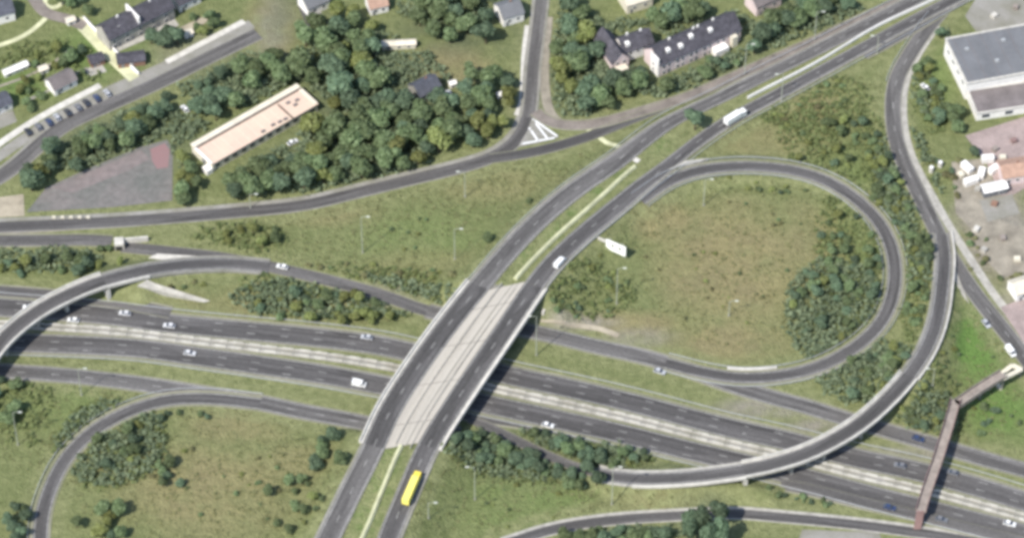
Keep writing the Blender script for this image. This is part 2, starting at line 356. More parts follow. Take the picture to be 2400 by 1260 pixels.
# ------------------------------------------------------------------ ground
def build_ground():
    ax = lambda lo, hi, st: np.concatenate([-np.geomspace(6000, -lo+8, 14), np.arange(lo, hi, st), np.geomspace(hi+8, 6000, 14)])
    xs = ax(-225, 225, 1.6); ys = ax(-185, 215, 1.7); X, Y = np.meshgrid(xs, ys)
    n, k = len(xs), len(ys); z = np.zeros(X.size); ins = (abs(X.ravel()) < 300) & (abs(Y.ravel()) < 300)
    z[ins] = heights(X.ravel()[ins], Y.ravel()[ins])
    vs = np.stack([X.ravel(), Y.ravel(), z], 1); me = bpy.data.meshes.new('ground')
    idx = np.arange(n*k).reshape(k, n); f = np.stack([idx[:-1, :-1], idx[:-1, 1:], idx[1:, 1:], idx[1:, :-1]], -1).reshape(-1, 4)
    me.from_pydata(vs.tolist(), [], f.tolist())
    for p in me.polygons: p.use_smooth = True
    def field(blobs):
        v = np.zeros(len(vs))
        for px, py, rx, ry, a in blobs:
            c = P(px, py); r1 = rx/PPM; r2 = ry/PPM/math.sin(EL)
            v = np.maximum(v, a*np.clip(1.6-1.6*np.sqrt(((vs[:, 0]-c.x)/r1)**2+((vs[:, 1]-c.y)/r2)**2), 0, 1))
        return v
    F_ = dict(dry=field([(1720, 620, 230, 190, 1), (1560, 520, 110, 70, .9), (1700, 800, 200, 60, .9), (1900, 560, 120, 120, .6), (500, 1150, 260, 130, .75), (560, 1000, 160, 60, .6), (1780, 330, 200, 60, .5), (1900, 250, 120, 60, .7),
                         (1050, 155, 130, 70, 1.2), (1000, 620, 180, 50, .3), (1150, 430, 200, 60, .45), (760, 500, 160, 40, .5), (640, 60, 90, 130, 1), (300, 1080, 100, 60, .5), (1480, 760, 160, 40, .9), (700, 1080, 120, 60, .5), (1540, 1185, 160, 40, .7), (2330, 560, 120, 140, .8), (650, 720, 420, 60, .55)]),
              lush=field([(1225, 620, 40, 40, .8), (1290, 570, 40, 40, .8), (1340, 520, 45, 40, .8), (1400, 470, 45, 40, .8), (1450, 430, 45, 40, .8), (915, 1110, 40, 60, .8), (890, 1170, 40, 60, .8), (860, 1240, 45, 60, .8), (1540, 350, 50, 40, .6), (2280, 800, 90, 130, 1), (2350, 960, 120, 90, .8), (1250, 1180, 260, 90, .35), (150, 950, 200, 90, .25), (1000, 560, 220, 90, .25), (2000, 500, 120, 200, .35), (250, 120, 170, 100, .6), (60, 200, 120, 60, .6), (2180, 170, 80, 170, .4)]),
              bare=field([(1800, 955, 160, 30, .9), (1960, 1000, 160, 28, .9), (2150, 1058, 160, 24, .8), (2340, 540, 140, 170, 1.0), (1240, 240, 60, 70, .4), (640, 60, 60, 120, .6), (900, 690, 130, 40, .5), (1350, 755, 130, 25, .9), (1500, 790, 110, 30, .6), (2370, 700, 60, 120, .6), (430, 120, 140, 70, .35), (960, 280, 60, 40, .4)]),
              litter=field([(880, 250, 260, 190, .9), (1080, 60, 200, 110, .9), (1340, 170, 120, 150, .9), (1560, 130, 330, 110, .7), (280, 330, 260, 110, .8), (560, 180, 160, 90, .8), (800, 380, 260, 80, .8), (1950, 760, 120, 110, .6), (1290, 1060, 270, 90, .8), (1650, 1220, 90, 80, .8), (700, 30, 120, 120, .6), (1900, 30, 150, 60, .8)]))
    KA = np.array(KEEP); mw = np.zeros(len(vs)); ii = np.where(ins)[0]
    for s0 in range(0, len(ii), 4000):
        q = ii[s0:s0+4000]; d = (np.sqrt((vs[q, :1]-KA[:, 0])**2+(vs[q, 1:2]-KA[:, 1])**2)-KA[:, 2]).min(1); mw[q] = np.clip((6.0-d)/2.5, 0, 1)
    F_['mown'] = mw
    for nme, v in F_.items():
        a = me.attributes.new(nme, 'FLOAT', 'POINT'); a.data.foreach_set('value', v.astype(np.float32))
    m = bpy.data.materials.new('meadow_ground'); m.use_nodes = True; t = m.node_tree; N = t.nodes; L = t.links; b = N['Principled BSDF']
    b.inputs['Roughness'].default_value = .95; b.inputs['Specular IOR Level'].default_value = .1
    tc = N.new('ShaderNodeTexCoord')
    def noise(sc, det=5, lo=.35, hi=.65, ro=.6):
        n_ = N.new('ShaderNodeTexNoise'); n_.inputs['Scale'].default_value = sc; n_.inputs['Detail'].default_value = det; n_.inputs['Roughness'].default_value = ro
        L.new(tc.outputs['Object'], n_.inputs['Vector']); r = N.new('ShaderNodeMapRange'); r.inputs[1].default_value = lo; r.inputs[2].default_value = hi; L.new(n_.outputs[0], r.inputs[0]); return r.outputs[0]
    def mix(f_, a, c, bt='MIX'):
        x = N.new('ShaderNodeMix'); x.data_type = 'RGBA'; x.blend_type = bt
        for s_, v in ((0, f_), (6, a), (7, c)):
            if hasattr(v, 'is_linked'): L.new(v, x.inputs[s_])
            else: x.inputs[s_].default_value = v if s_ == 0 else (*v, 1)
        return x.outputs[2]
    def math_(op, a, c):
        x = N.new('ShaderNodeMath'); x.operation = op; x.use_clamp = True
        for s_, v in ((0, a), (1, c)):
            if hasattr(v, 'is_linked'): L.new(v, x.inputs[s_])
            else: x.inputs[s_].default_value = v
        return x.outputs[0]
    def attr(nm, nz, k_=1.25):
        a = N.new('ShaderNodeAttribute'); a.attribute_name = nm
        return math_('MULTIPLY', a.outputs['Fac'], math_('ADD', math_('MULTIPLY', nz, k_), .25))
    n_big, n_mid, n_sm, n_fine = noise(.018), noise(.07, 6), noise(.33, 4), noise(1.1, 3, .3, .7)
    base = mix(n_big, (.132, .160, .064), (.176, .198, .088))
    base = mix(n_mid, base, (.155, .180, .076)); base = mix(math_('MULTIPLY', n_sm, .35), base, (.215, .215, .108))
    base = mix(attr('lush', n_mid), base, (.12, .20, .055))
    base = mix(attr('dry', n_mid), base, (.252, .226, .112)); base = mix(attr('dry', noise(.05, 5, .45, .7), .9), base, (.212, .188, .102))
    base = mix(attr('mown', n_sm, .9), base, (.205, .218, .105))
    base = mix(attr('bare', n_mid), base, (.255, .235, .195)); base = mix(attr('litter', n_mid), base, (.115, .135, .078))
    v = N.new('ShaderNodeMapRange'); v.inputs[3].default_value = .84; v.inputs[4].default_value = 1.12; L.new(n_fine, v.inputs[0])
    v2 = N.new('ShaderNodeMapRange'); v2.inputs[3].default_value = .87; v2.inputs[4].default_value = 1.10; L.new(n_sm, v2.inputs[0])
    base = mix(1.0, base, v.outputs[0], 'MULTIPLY'); base = mix(1.0, base, v2.outputs[0], 'MULTIPLY')
    L.new(base, b.inputs['Base Color'])
    bp = N.new('ShaderNodeBump'); bp.inputs['Strength'].default_value = .9; bp.inputs['Distance'].default_value = .5
    L.new(n_fine, bp.inputs['Height']); L.new(bp.outputs[0], b.inputs['Normal'])
    me.materials.append(m); o = bpy.data.objects.new('ground', me); S.collection.objects.link(o); o['kind'] = 'structure'
build_ground()

PL = [0]
def patch(name, poly, m, parent=None, kind='structure', z=None):
    """flat paved area lying on the ground"""
    PL[0] += 1; zz = (.03+.006*(PL[0] % 10)) if z is None else z
    mb = MB(); ps = [P(x, y) for x, y in poly]; mb.prism([(p.x, p.y) for p in ps], -.2, zz)
    o = mb.build(name, M[m], parent)
    if kind: o['kind'] = kind
    xs, ys = [p.x for p in ps], [p.y for p in ps]; n = len(ps)
    for i in range(int((max(xs)-min(xs))/4)+1):
        for j in range(int((max(ys)-min(ys))/4)+1):
            x, y = min(xs)+i*4, min(ys)+j*4; c = False
            for k in range(n):
                a, b = ps[k], ps[(k+1) % n]
                if (a.y > y) != (b.y > y) and x < (b.x-a.x)*(y-a.y)/(b.y-a.y)+a.x: c = not c
            if c: KEEP.append((x, y, 1.6))
    return o
def strip(name, pts, wd, m, follow=True, kind='structure'):
    """footway laid over the ground"""
    PL[0] += 1; pth = curve(pts, 2.0)
    if follow:
        hs = heights([p.x for p, n in pth], [p.y for p, n in pth]); pth = frames([Vector((p.x, p.y, h+.05+.006*(PL[0] % 10))) for (p, n), h in zip(pth, hs)])
    o = MB().sweep(pth, [(-wd/2, -.3), (-wd/2, .02), (wd/2, .02), (wd/2, -.3)], False).build(name, M[m]); reg(pth, wd/2)
    if kind: o['kind'] = kind
    return o

# ------------------------------------------------------------------ roads at grade
ROADS = {}
for pth, nm in ((Lc, 'main_road_far_lane'), (Rc, 'main_road_near_lane')):
    hw = 3.7 if pth is Lc else 3.5
    for part in (above(pth), below(pth)):
        tp = [1-.30*min(1, max(0, (Q(p)[0]-1440)/160)) for p, n in part]
        road('main_road', part, hw, 'asphalt_pale' if pth is Lc else 'asphalt', 1.0 if pth is Lc else .3, .3 if pth is Lc else 1.0, gm='concrete_grey', lanes=(0,), sc=tp)
road('motorway', U, 4.3, 'asphalt', 1.1, .8, lanes=(-1.0, 2.4)); road('motorway', D, 4.3, 'asphalt', .8, 1.1, lanes=(1.0, -2.4))
road('slip_road', C1, 3.2, 'asphalt_pale', .6, .6, lanes=(0,)); road('slip_road', Qr, 2.4, 'asphalt_pale', .8, .3, edge=False)
road('loop_road', C2, 2.6, 'asphalt', 1.1, .8); road('slip_road', Ds, 2.3, 'asphalt_pale', .1, .7, edge=False); road('slip_road', Dl, 2.2, 'asphalt', .1, .8, edge=False)
road('collector_road', between(E, lambda x, y: x < 1020), 2.5, 'asphalt_pale', .3, .3, edge=False); road('collector_road', between(E, lambda x, y: x >= 1000), 3.2, 'asphalt_pale', .7, .7); road('collector_road', E0, 2.6, 'asphalt_pale', .8, .6, edge=False)
road('loop_road', T, 2.6, 'asphalt', 1.0, .7)
road('street', R2, 2.7, 'asphalt_pale', .5, .5, gm='concrete_grey', edge=False, lanes=(0,))
strip('pavement', [(2196, 60), (2150, 130), (2127, 180), (2117, 225), (2118, 285), (2127, 335), (2146, 385), (2172, 435), (2200, 485), (2232, 540), (2290, 630), (2338, 700), (2392, 765), (2470, 860)], 3.0, 'concrete')
road('slip_road', Ramp3, 2.6, 'asphalt_pale', .6, .6, edge=False)
road('street', between(Sx, lambda x, y: y > 268 or x < 1200), 2.5, 'asphalt', 1.9, .5, gm='concrete_grey', edge=False); road('street', between(Sx, lambda x, y: y < 285 and x > 1190), 2.2, 'asphalt_pale', 1.4, 1.0, gm='concrete_grey', edge=False)
road('street', S2, 2.2, 'asphalt_dark', .3, .3, edge=False)
road('service_road', S3, 2.2, 'asphalt_brown', .5, .5, edge=False)
road('street', W, 3.0, 'asphalt_pale', 1.2, .5, gm='concrete_grey', edge=False)
strip('car_park', [(-60, 405), (20, 350), (130, 277), (245, 218), (370, 163), (470, 113), (590, 56)], 4.8, 'concrete_grey')
strip('pavement', [(-60, 380), (15, 325), (110, 265), (235, 200)], 2.8, 'concrete_light'); strip('pavement', [(390, 145), (480, 98), (572, 50)], 2.6, 'concrete_light')
road('street', G, 1.9, 'asphalt', 1.3, .5, gm='concrete', edge=False)
strip('pavement', [(-60, 518), (60, 515), (130, 512)], 1.8, 'sand'); strip('footpath', [(-80, 547), (80, 541), (230, 531), (300, 527)], 1.8, 'gravel')
strip('footpath', [(1372, 296), (1400, 318), (1437, 346), (1470, 373)], 1.9, 'cream')
strip('footpath', [(1478, 380), (1497, 392)], 2.2, 'concrete_light')
strip('pavement', [(1285, 40), (1276, 140), (1278, 215), (1290, 268), (1310, 285)], 3.6, 'gravel'); strip('pavement', [(1236, 60), (1228, 130), (1226, 190), (1222, 240), (1210, 270)], 2.0, 'concrete_light')
patch('traffic_island', [(1247, 276), (1310, 322), (1262, 336), (1213, 346), (1236, 308)], 'concrete_grey', z=.2)
mb = MB()
for a, b_ in (((1240, 300), (1262, 332)), ((1256, 290), (1284, 327)), ((1249, 280), (1306, 320)), ((1222, 338), (1300, 324))):
    p, q = P(*a), P(*b_); d = (q-p); n_ = Vector((-d.y, d.x, 0)).normalized()*.4; mb.add([(p-n_)+Vector((0, 0, .215)), (p+n_)+Vector((0, 0, .215)), (q+n_)+Vector((0, 0, .215)), (q-n_)+Vector((0, 0, .215))], [(0, 1, 2, 3)])
mb.build('hatched_marking', M['white'])['kind'] = 'structure'
patch('yard', [(62, 497), (108, 440), (200, 398), (328, 345), (392, 328), (405, 352), (404, 470), (260, 486)], 'yard')
patch('court', [(352, 350), (386, 336), (398, 352), (394, 392), (368, 396), (356, 376)], 'red_ground'); patch('court', [(120, 440), (330, 352), (352, 372), (300, 400), (170, 452)], 'yard_pink')
patch('sandy_yard', [(-60, 470), (55, 455), (58, 506), (-60, 512)], 'sand')
patch('yard', [(2262, 318), (2420, 268), (2440, 420), (2350, 470), (2310, 380)], 'pink_ground')
patch('yard', [(2230, 380), (2300, 372), (2352, 470), (2300, 560), (2240, 500)], 'gravel')
patch('yard', [(2295, 470), (2372, 455), (2390, 500), (2315, 520)], 'concrete_grey')
patch('yard', [(2345, 720), (2420, 690), (2440, 860), (2398, 800)], 'pink_ground')
patch('yard', [(1880, 1240), (2060, 1246), (2080, 1300), (1860, 1300)], 'concrete_grey')
patch('yard', [(2262, 38), (2310, -40), (2480, -60), (2480, 40), (2330, 72), (2288, 74)], 'concrete_grey'); patch('yard', [(2268, 520), (2330, 515), (2420, 540), (2420, 640), (2350, 650), (2300, 600)], 'gravel')
patch('driveway', [(716, 30), (748, 20), (772, 60), (748, 82)], 'concrete_grey')
patch('forecourt', [(255, 106), (405, 40), (420, 60), (275, 122)], 'concrete')
strip('lane', [(178, 45), (215, 85), (255, 128), (315, 185)], 4.6, 'cream')
tag(MB().sweep(curve([(196, 44), (232, 82), (272, 124), (326, 176)]), [(-.25, -.3), (-.25, 1.3), (.25, 1.3), (.25, -.3)]).build('garden_wall', M['wall_white']), 'white garden wall along the pale lane at the upper left', 'wall'); strip('footpath', [(-20, 112), (40, 92), (80, 68), (110, 40)], 2.0, 'cream')
strip('lane', [(70, -20), (105, 30), (150, 42), (200, 62)], 5.0, 'asphalt_brown')
c_ = P(125, 4); mb = MB()
for k in range(24):
    a0, a1 = 2*math.pi*k/24, 2*math.pi*(k+1)/24
    mb.add([(c_.x+math.cos(a)*r_, c_.y+math.sin(a)*r_, .1) for a, r_ in ((a0, 2.4), (a1, 2.4), (a1, 4.4), (a0, 4.4))], [(0, 1, 2, 3)])
mb.build('ring_path', M['cream'])['kind'] = 'structure'
strip('shade_lane', [(700, -30), (715, 20), (735, 60)], 4.5, 'asphalt_dark')  # dark lane strip, its colour doubling as tree shade
strip('gravel_verge', [(1268, 752), (1330, 760), (1400, 768), (1450, 786)], 2.2, 'sand')

# motorway median: pale paved strip with two rails
mu = frames([(a[0]+b_[0])/2 for a, b_ in zip(resample(U, 150), resample(D, 150))])
strip_m = MB().sweep(mu, [(-1.9, -.3), (-1.9, .10), (1.9, .10), (1.9, -.3)], False).build('motorway_median', M['concrete_grey']); strip_m['kind'] = 'structure'
mb = MB()
muf = fine(mu, 1.0)
for o_ in (-1.2, 1.2):
    for i in range(0, len(muf)-6, 6): mb.sweep(muf[i:i+5], [(o_-.38, .05), (o_-.2, .9), (o_+.2, .9), (o_+.38, .05)])
    mb.sweep(mu, [(o_-.2, .05), (o_-.15, .5), (o_+.15, .5), (o_+.2, .05)])
tag(mb.build('median_barrier', M['barrier']), 'pale double concrete barrier down the middle of the motorway', 'barrier')
# main road median barrier on both earth stretches
for part, lab in ((between(Mc, lambda x, y: y < 662 and x < 1500), 'cream concrete barrier in the grass median between the viaduct and the top right corner'), (below(Mc), 'cream concrete barrier in the grass median below the viaduct')):
    tag(MB().sweep(part, [(-.85, -.3), (-.85, .12), (-.35, .85), (.35, .85), (.85, .12), (.85, -.3)]).build('median_barrier', M['cream']), lab, 'barrier')

# ------------------------------------------------------------------ bridges
def pier(mb, p, w_, d_, h, rz): mb.box((p.x, p.y, h/2-.3), (w_, d_, h+.6), rz)
def viaduct():
    n = 46; l, r_ = resample(span(Lc), n), resample(span(Rc), n)
    A = frames([p+nn*4.0 for p, nn in l]); Bq = frames([p-nn*4.0 for p, nn in l]); Cq = frames([p+nn*3.7 for p, nn in r_]); Dq = frames([p-nn*3.7 for p, nn in r_])
    o = l[n//2][0].copy(); o.z = 0
    t = thing('road_bridge', 'wide curved concrete road bridge crossing the motorway in the middle', 'bridge', o)
    def band(name, p1, p2, m, dz=0, skirt=0, k=8):
        mb = MB(); L = 0
        for i in range(n):
            if i: L += (p1[i][0]-p1[i-1][0]).length
            for j in range(k+1):
                q = p1[i][0].lerp(p2[i][0], j/k); mb.uv[len(mb.v)] = (j/k*(p1[i][0]-p2[i][0]).length, L); mb.v.append((q.x, q.y, q.z+dz))
        for i in range(n-1):
            for j in range(k): a = i*(k+1)+j; mb.f.append((a, a+1, a+k+2, a+k+1))
        return mb.build(name, M[m], t, o)
    band('carriageway', A, Bq, 'asphalt_dark', .0); band('carriageway', Cq, Dq, 'asphalt_dark', .0); band('central_deck', Bq, Cq, 'concrete_deck', .03)
    for f0, f1 in ((.30, .335), (.62, .665), (.80, .82)):
        p1 = frames([a[0].lerp(b_[0], f0) for a, b_ in zip(Bq, Cq)]); p2 = frames([a[0].lerp(b_[0], f1) for a, b_ in zip(Bq, Cq)])
        band('deck_joint', p1, p2, 'concrete_grey', .045, k=1)
    mb = MB()
    for q, off in ((A, -.5), (Bq, .5), (Cq, -.5), (Dq, .5)): mb.sweep(q, [(off-.13, .012), (off+.13, .012)], False)
    dashes(mb, fine(l), 0, .22, 4.5, 7.5, .012); dashes(mb, fine(r_), 0, .22, 4.5, 7.5, .012); mb.build('lane_marking', M['line'], t, o)
    mb = MB()                                                   # slab
    for i in range(n):
        a, d = A[i][0]+A[i][1]*1.5, Dq[i][0]-Dq[i][1]*1.5; ai, di = A[i][0]-A[i][1]*1.2, Dq[i][0]+Dq[i][1]*1.2
        for q, z in ((a, -.42), (a, -.7), (ai, -1.9), (di, -1.9), (d, -.7), (d, -.42)): mb.v.append((q.x, q.y, q.z+z))
    for i in range(n-1):
        for k in range(6): k2 = (k+1) % 6; mb.f.append((i*6+k, i*6+k2, i*6+6+k2, i*6+6+k))
    mb.f += [tuple(range(6)), tuple(range((n-1)*6, n*6))]; mb.build('deck_slab', M['concrete_grey'], t, o)
    MB().sweep(A, [(.02, .0), (.02, .16), (1.0, .16), (1.0, .95), (1.5, .95), (1.5, -.75)]).build('parapet', M['concrete_light'], t, o)
    MB().sweep(Dq, [(-.02, .0), (-.02, .16), (-1.0, .16), (-1.0, .95), (-1.5, .95), (-1.5, -.75)]).build('parapet', M['concrete_light'], t, o)
    for i in range(6, n-2, 11):
        mb = MB(); q0, q1 = A[i][0], Dq[i][0]; d = (q1-q0).normalized(); e = Vector((-d.y, d.x, 0))*.09
        for a_, b2, z in ((A, Bq, .014), (Bq, Cq, .05), (Cq, Dq, .014)):
            u, v_ = a_[i][0], b2[i][0]; mb.add([u-e+Vector((0, 0, z)), u+e+Vector((0, 0, z)), v_+e+Vector((0, 0, z)), v_-e+Vector((0, 0, z))], [(0, 1, 2, 3)])
        mb.build('expansion_joint', M['asphalt_dark'], t, o)
    mm = frames([a[0].lerp(b_[0], .5) for a, b_ in zip(Bq, Cq)])
    for off in (-3.2, 2.2): MB().sweep(mm, [(off-.15, .04), (off-.15, .42), (off+.15, .42), (off+.15, .04)]).build('guard_rail', M['concrete'], t, o)
    for i in (11, 18, 24, 30, 37):
        c = A[i][0].lerp(Dq[i][0], .5); d = A[i][0]-Dq[i][0]; rz = math.atan2(d.y, d.x)
        for f_ in (.12, .37, .63, .88):
            q = A[i][0].lerp(Dq[i][0], f_); mb = MB(); pier(mb, q, 1.6, 1.0, q.z-1.9, rz); mb.build('pier', M['concrete'], t, o)
    for i in (0, n-1):
        c = A[i][0].lerp(Dq[i][0], .5); d = A[i][0]-Dq[i][0]; rz = math.atan2(d.y, d.x); mb = MB(); mb.box((c.x, c.y, c.z/2-1.3), (d.length+2.2, 1.6, c.z+1.4), rz); mb.build('abutment', M['concrete_light'], t, o)
    for (px, py), (qx, qy) in (((1292, 690), (1272, 745)), ((1022, 1078), (1048, 1040)), ((840, 1040), (832, 1072))):
        a, b_ = P(px, py, 3.2), P(qx, qy, .5); d = b_-a; mb = MB(); mb.box(((a.x+b_.x)/2, (a.y+b_.y)/2, 1.5), (math.hypot(d.x, d.y), .9, 4.2), math.atan2(d.y, d.x)); mb.build('wing_wall', M['concrete_light'], t, o)
viaduct()
def ramp_bridge(name, label, path, hw, piers, ab, pcol='concrete_light', wide=.9, m='asphalt_dark'):
    o = path[len(path)//2][0].copy(); o.z = 0; t = thing(name, label, 'bridge', o)
    MB().sweep(path, [(-hw, .03), (hw, .03)], False).build('carriageway', M[m], t, o)
    e = hw+wide
    MB().sweep(path, [(e, .0), (e, -.5), (hw*.55, -1.5), (-hw*.55, -1.5), (-e, -.5), (-e, .0)]).build('deck_slab', M['concrete_grey'], t, o)
    mb = MB()
    for s_ in (1, -1): mb.sweep(path, [(s_*(hw-.4)-.12, .042), (s_*(hw-.4)+.12, .042)], False)
    mb.build('edge_line', M['line'], t, o)
    for s_ in (1, -1):
        MB().sweep(path, [(s_*(hw+.01), .02), (s_*(hw+.01), .18), (s_*(e-.45), .18), (s_*(e-.45), .95), (s_*e, .95), (s_*e, -.3)]).build('parapet', M[pcol], t, o)
    n = len(path)
    for f_ in piers:
        p, nn = path[int(f_*(n-1))]; mb = MB(); pier(mb, p, 1.1, hw*1.1, p.z-1.4, math.atan2(nn.y, nn.x)+math.pi/2); mb.build('pier', M['concrete'], t, o)
    for i in ab:
        p, nn = path[i]; mb = MB(); mb.box((p.x, p.y, p.z/2-.7), (1.4, 2*e, p.z-.4), math.atan2(nn.y, nn.x)+math.pi/2); mb.build('abutment', M['concrete_light'], t, o)
    return t
Bb = between(B, lambda x, y: x < 262); Br = between(B, lambda x, y: x > 235)
tb = ramp_bridge('ramp_bridge', 'narrow curved slip road bridge over the motorway at the left edge', Bb, 2.8, (.2, .36, .52, .7, .85), (-1,), wide=1.1)
a, b_ = P(322, 655, 5.6), P(490, 705, 0); oo = tb.location
pa = [P(322, 668, 4.5), P(345, 655, 5.2), P(365, 664, 4.3), P(492, 704, .3), P(478, 708, .1), P(374, 682, 2.4)]
mb = MB(); n_ = len(pa); mb.add([tuple(p) for p in pa]+[(p.x, p.y, -.5) for p in pa], [tuple(range(n_))]+[(i, (i+1) % n_, n_+(i+1) % n_, n_+i) for i in range(n_)]); mb.build('wing_wall', M['concrete'], tb, oo)
road('slip_road', Br, 2.8, 'asphalt', 1.1, 1.0, gm='concrete_grey')
Fb = between(F, lambda x, y: y > 872 and x > 1735); Fr1 = between(F, lambda x, y: y <= 880); Fr2 = between(F, lambda x, y: y > 872 and 1385 < x <= 1745); Fr3 = between(F, lambda x, y: x <= 1400)
ramp_bridge('ramp_bridge', 'narrow curved slip road flyover over the motorway at the lower right', Fb, 2.7, (.2, .42, .62, .82), (0, -1), wide=1.0)
road('slip_road', Fr1, 2.6, 'asphalt', .9, 1.1, gm='concrete_grey'); road('slip_road', Fr3, 1.8, 'asphalt_pale', .2, .2, edge=False); road('slip_road', Fr2, 2.6, 'asphalt', .8, 1.2, gm='concrete')
for part, lab in ((Fr1, 'pale concrete edge wall on the outer side of the slip road below the street fork'), (Fr2, 'pale concrete edge wall along the slip road left of the lower right flyover')):
    pp = between(part, lambda x, y: x > 1470); s_ = 1 if part is Fr1 else 1
    tag(MB().sweep(pp, [(s_*3.5, -.3), (s_*3.5, .8), (s_*4.1, .8), (s_*4.1, -.3)]).build('edge_wall', M['concrete_light']), lab, 'wall')
tag(MB().sweep(between(Br, lambda x, y: x < 350), [(-3.4, -.3), (-3.4, .85), (-4.0, .85), (-4.0, -.3)]).build('edge_wall', M['concrete_light']), 'short pale edge wall leading onto the left slip road bridge', 'wall')
patch('gore_area', [(348, 606), (368, 596), (470, 602), (520, 609), (470, 612), (385, 610)], 'concrete_light', z=.45)
patch('gore_area', [(2222, 590), (2228, 600), (2262, 690), (2272, 712), (2245, 680), (2226, 640)], 'concrete', z=.2)
patch('gore_area', [(1560, 415), (1606, 392), (1660, 386), (1640, 394), (1600, 404)], 'concrete', z=3.6)
# crash barriers that show as pale lines
rail(U, 6.4, 'steel crash barrier along the far edge of the motorway', 'steel crash barriers'); rail(D, -6.2, 'steel crash barrier along the near edge of the motorway', 'steel crash barriers')
rail(T, 4.3, 'curved steel crash barrier round the inside of the right loop road', 'steel crash barriers'); rail(T, -4.3, 'curved steel crash barrier round the outside of the right loop road', 'steel crash barriers')
rail(C2, 4.3, 'curved steel crash barrier round the outside of the lower left loop road', 'steel crash barriers')
rail(above(Rc), -4.7, 'steel crash barrier on the near side of the main road above the viaduct', 'steel crash barriers')
rail(above(Lc), 4.9, 'steel crash barrier on the far side of the main road above the viaduct', 'steel crash barriers')
tag(MB().sweep(between(T, lambda x, y: 1690 < x < 1830 and y > 840), [(-3.3, -.2), (-3.3, .7), (-4.1, .7), (-4.1, -.2)]).build('edge_wall', M['concrete_light']), 'bright low kerb wall where the right loop road joins the collector road', 'wall')
tag(MB().sweep(between(Mc, lambda x, y: 1735 < x), [(-.3, -.2), (-.22, .95), (.22, .95), (.3, -.2)]).build('median_wall', M['wall_white']), 'thin white median wall along the main road towards the top right', 'wall')
rail(between(R2, lambda x, y: 30 < y < 200), -3.8, 'pale crash barrier left of the right hand street near the top', 'steel crash barriers')

# ------------------------------------------------------------------ footbridge
def footbridge():
    z = 6.2; pts = [(2352, 876, z), (2300, 908, z), (2244, 946, z)]; o = P(2244, 990, 0)
    t = thing('footbridge', 'narrow red brown steel footbridge crossing the motorway at the lower right', 'footbridge', o)
    up = frames([P(*p) for p in pts]); dn = frames([P(2240, 936, z), P(2222, 1000, z), P(2195, 1085, z), P(2172, 1150, z), P(2158, 1196, z)])
    for nm, pth, m, pm in (('approach_deck', up, 'deck_brown', 'deck_brown'), ('main_deck', dn, 'deck_brown', 'rust')):
        MB().sweep(pth, [(-1.7, -.5), (-1.7, 0), (1.7, 0), (1.7, -.5)]).build(nm, M[m], t, o)
        for s_ in (1, -1): MB().sweep(pth, [(s_*1.62, .0), (s_*1.62, 1.15), (s_*1.82, 1.15), (s_*1.82, -.7), (s_*1.62, -.7)]).build('railing', M[pm], t, o)
    for px, py in ((2240, 944), (2215, 1022), (2192, 1094), (2160, 1188), (2300, 908)):
        p = P(px, py, z); mb = MB(); mb.box((p.x, p.y, 2.6), (.7, .7, 6.2), .3); mb.build('pier', M['concrete_grey'], t, o)
    # stair tower: rectangular ring of flights round an open well
    c = P(2352, 868, 3.5); a = math.atan2((up[0][0]-up[2][0]).y, (up[0][0]-up[2][0]).x); ux, uy = Vector((math.cos(a), math.sin(a), 0)), Vector((-math.sin(a), math.cos(a), 0))
    zs = [6.2, 4.6, 3.0, 1.4, 0.0]; cor = [(-4.4, -2.1), (4.4, -2.1), (4.4, 2.1), (-4.4, 2.1), (-4.4, -2.1)]
    base = P(2362, 874, 3.5)
    for k in range(4):
        q0 = Vector((base.x, base.y, zs[k]))+ux*cor[k][0]+uy*cor[k][1]; q1 = Vector((base.x, base.y, zs[k+1]))+ux*cor[k+1][0]+uy*cor[k+1][1]
        nst = 8; mb = MB()
        for s_ in range(nst):
            q = q0.lerp(q1, (s_+.5)/nst); d = (q1-q0); mb.box((q.x, q.y, q.z-.35), (d.xy.length/nst+.15, 1.6, .7), math.atan2(d.y, d.x))
        mb.build('stair_flight', M['wall_cream'], t, o)
    for i, (a_, b2) in enumerate(cor[:4]):
        q = base+ux*a_+uy*b2; mb = MB(); mb.box((q.x, q.y, zs[i]/2-.3), (.5, .5, zs[i]), a); mb.build('stair_post', M['concrete_grey'], t, o)
    p = P(2156, 1204, 3); mb = MB()
    for k in range(10): q = P(2157, 1198, 6.0)+Vector((-.28*k*.3, -.32*k, -.6*k)); mb.box((q.x, q.y, q.z), (2.6, .5, .5))
    mb.build('stair_flight', M['rust'], t, o)
footbridge()

# ------------------------------------------------------------------ buildings
def win(parent, x, y, z, w_, h, face, fm='wall_white'):
    """window on a wall: face 'f' (-y), 'b' (+y), 'l' (-x), 'r' (+x)"""
    d = {'f': (0, -1), 'b': (0, 1), 'l': (-1, 0), 'r': (1, 0)}[face]; mb = MB(); pn = MB()
    sx, sy = (w_, .12) if d[1] else (.12, w_); mb.box((x+d[0]*.04, y+d[1]*.04, z), (sx, sy, h))
    sx, sy = (w_-.24, .06) if d[1] else (.06, w_-.24); pn.box((x+d[0]*.10, y+d[1]*.10, z), (sx, sy, h-.24))
    o = mb.build('window', M[fm], parent); pn.build('pane', M['glass'], o); return o
def door(parent, x, y, z, w_, h, face, m='grey'):
    d = {'f': (0, -1), 'l': (-1, 0), 'r': (1, 0), 'b': (0, 1)}[face]; mb = MB(); mb.box((x+d[0]*.05, y+d[1]*.05, z+h/2), (w_, .14, h) if d[1] else (.14, w_, h)); o = mb.build('door', M[m], parent)
    MB().box((x+d[0]*.15+(w_*.35 if d[1] else 0), y+d[1]*.15+(w_*.35 if d[0] else 0), z+1.05), (.12, .08, .08)).build('handle', M['steel'], o)
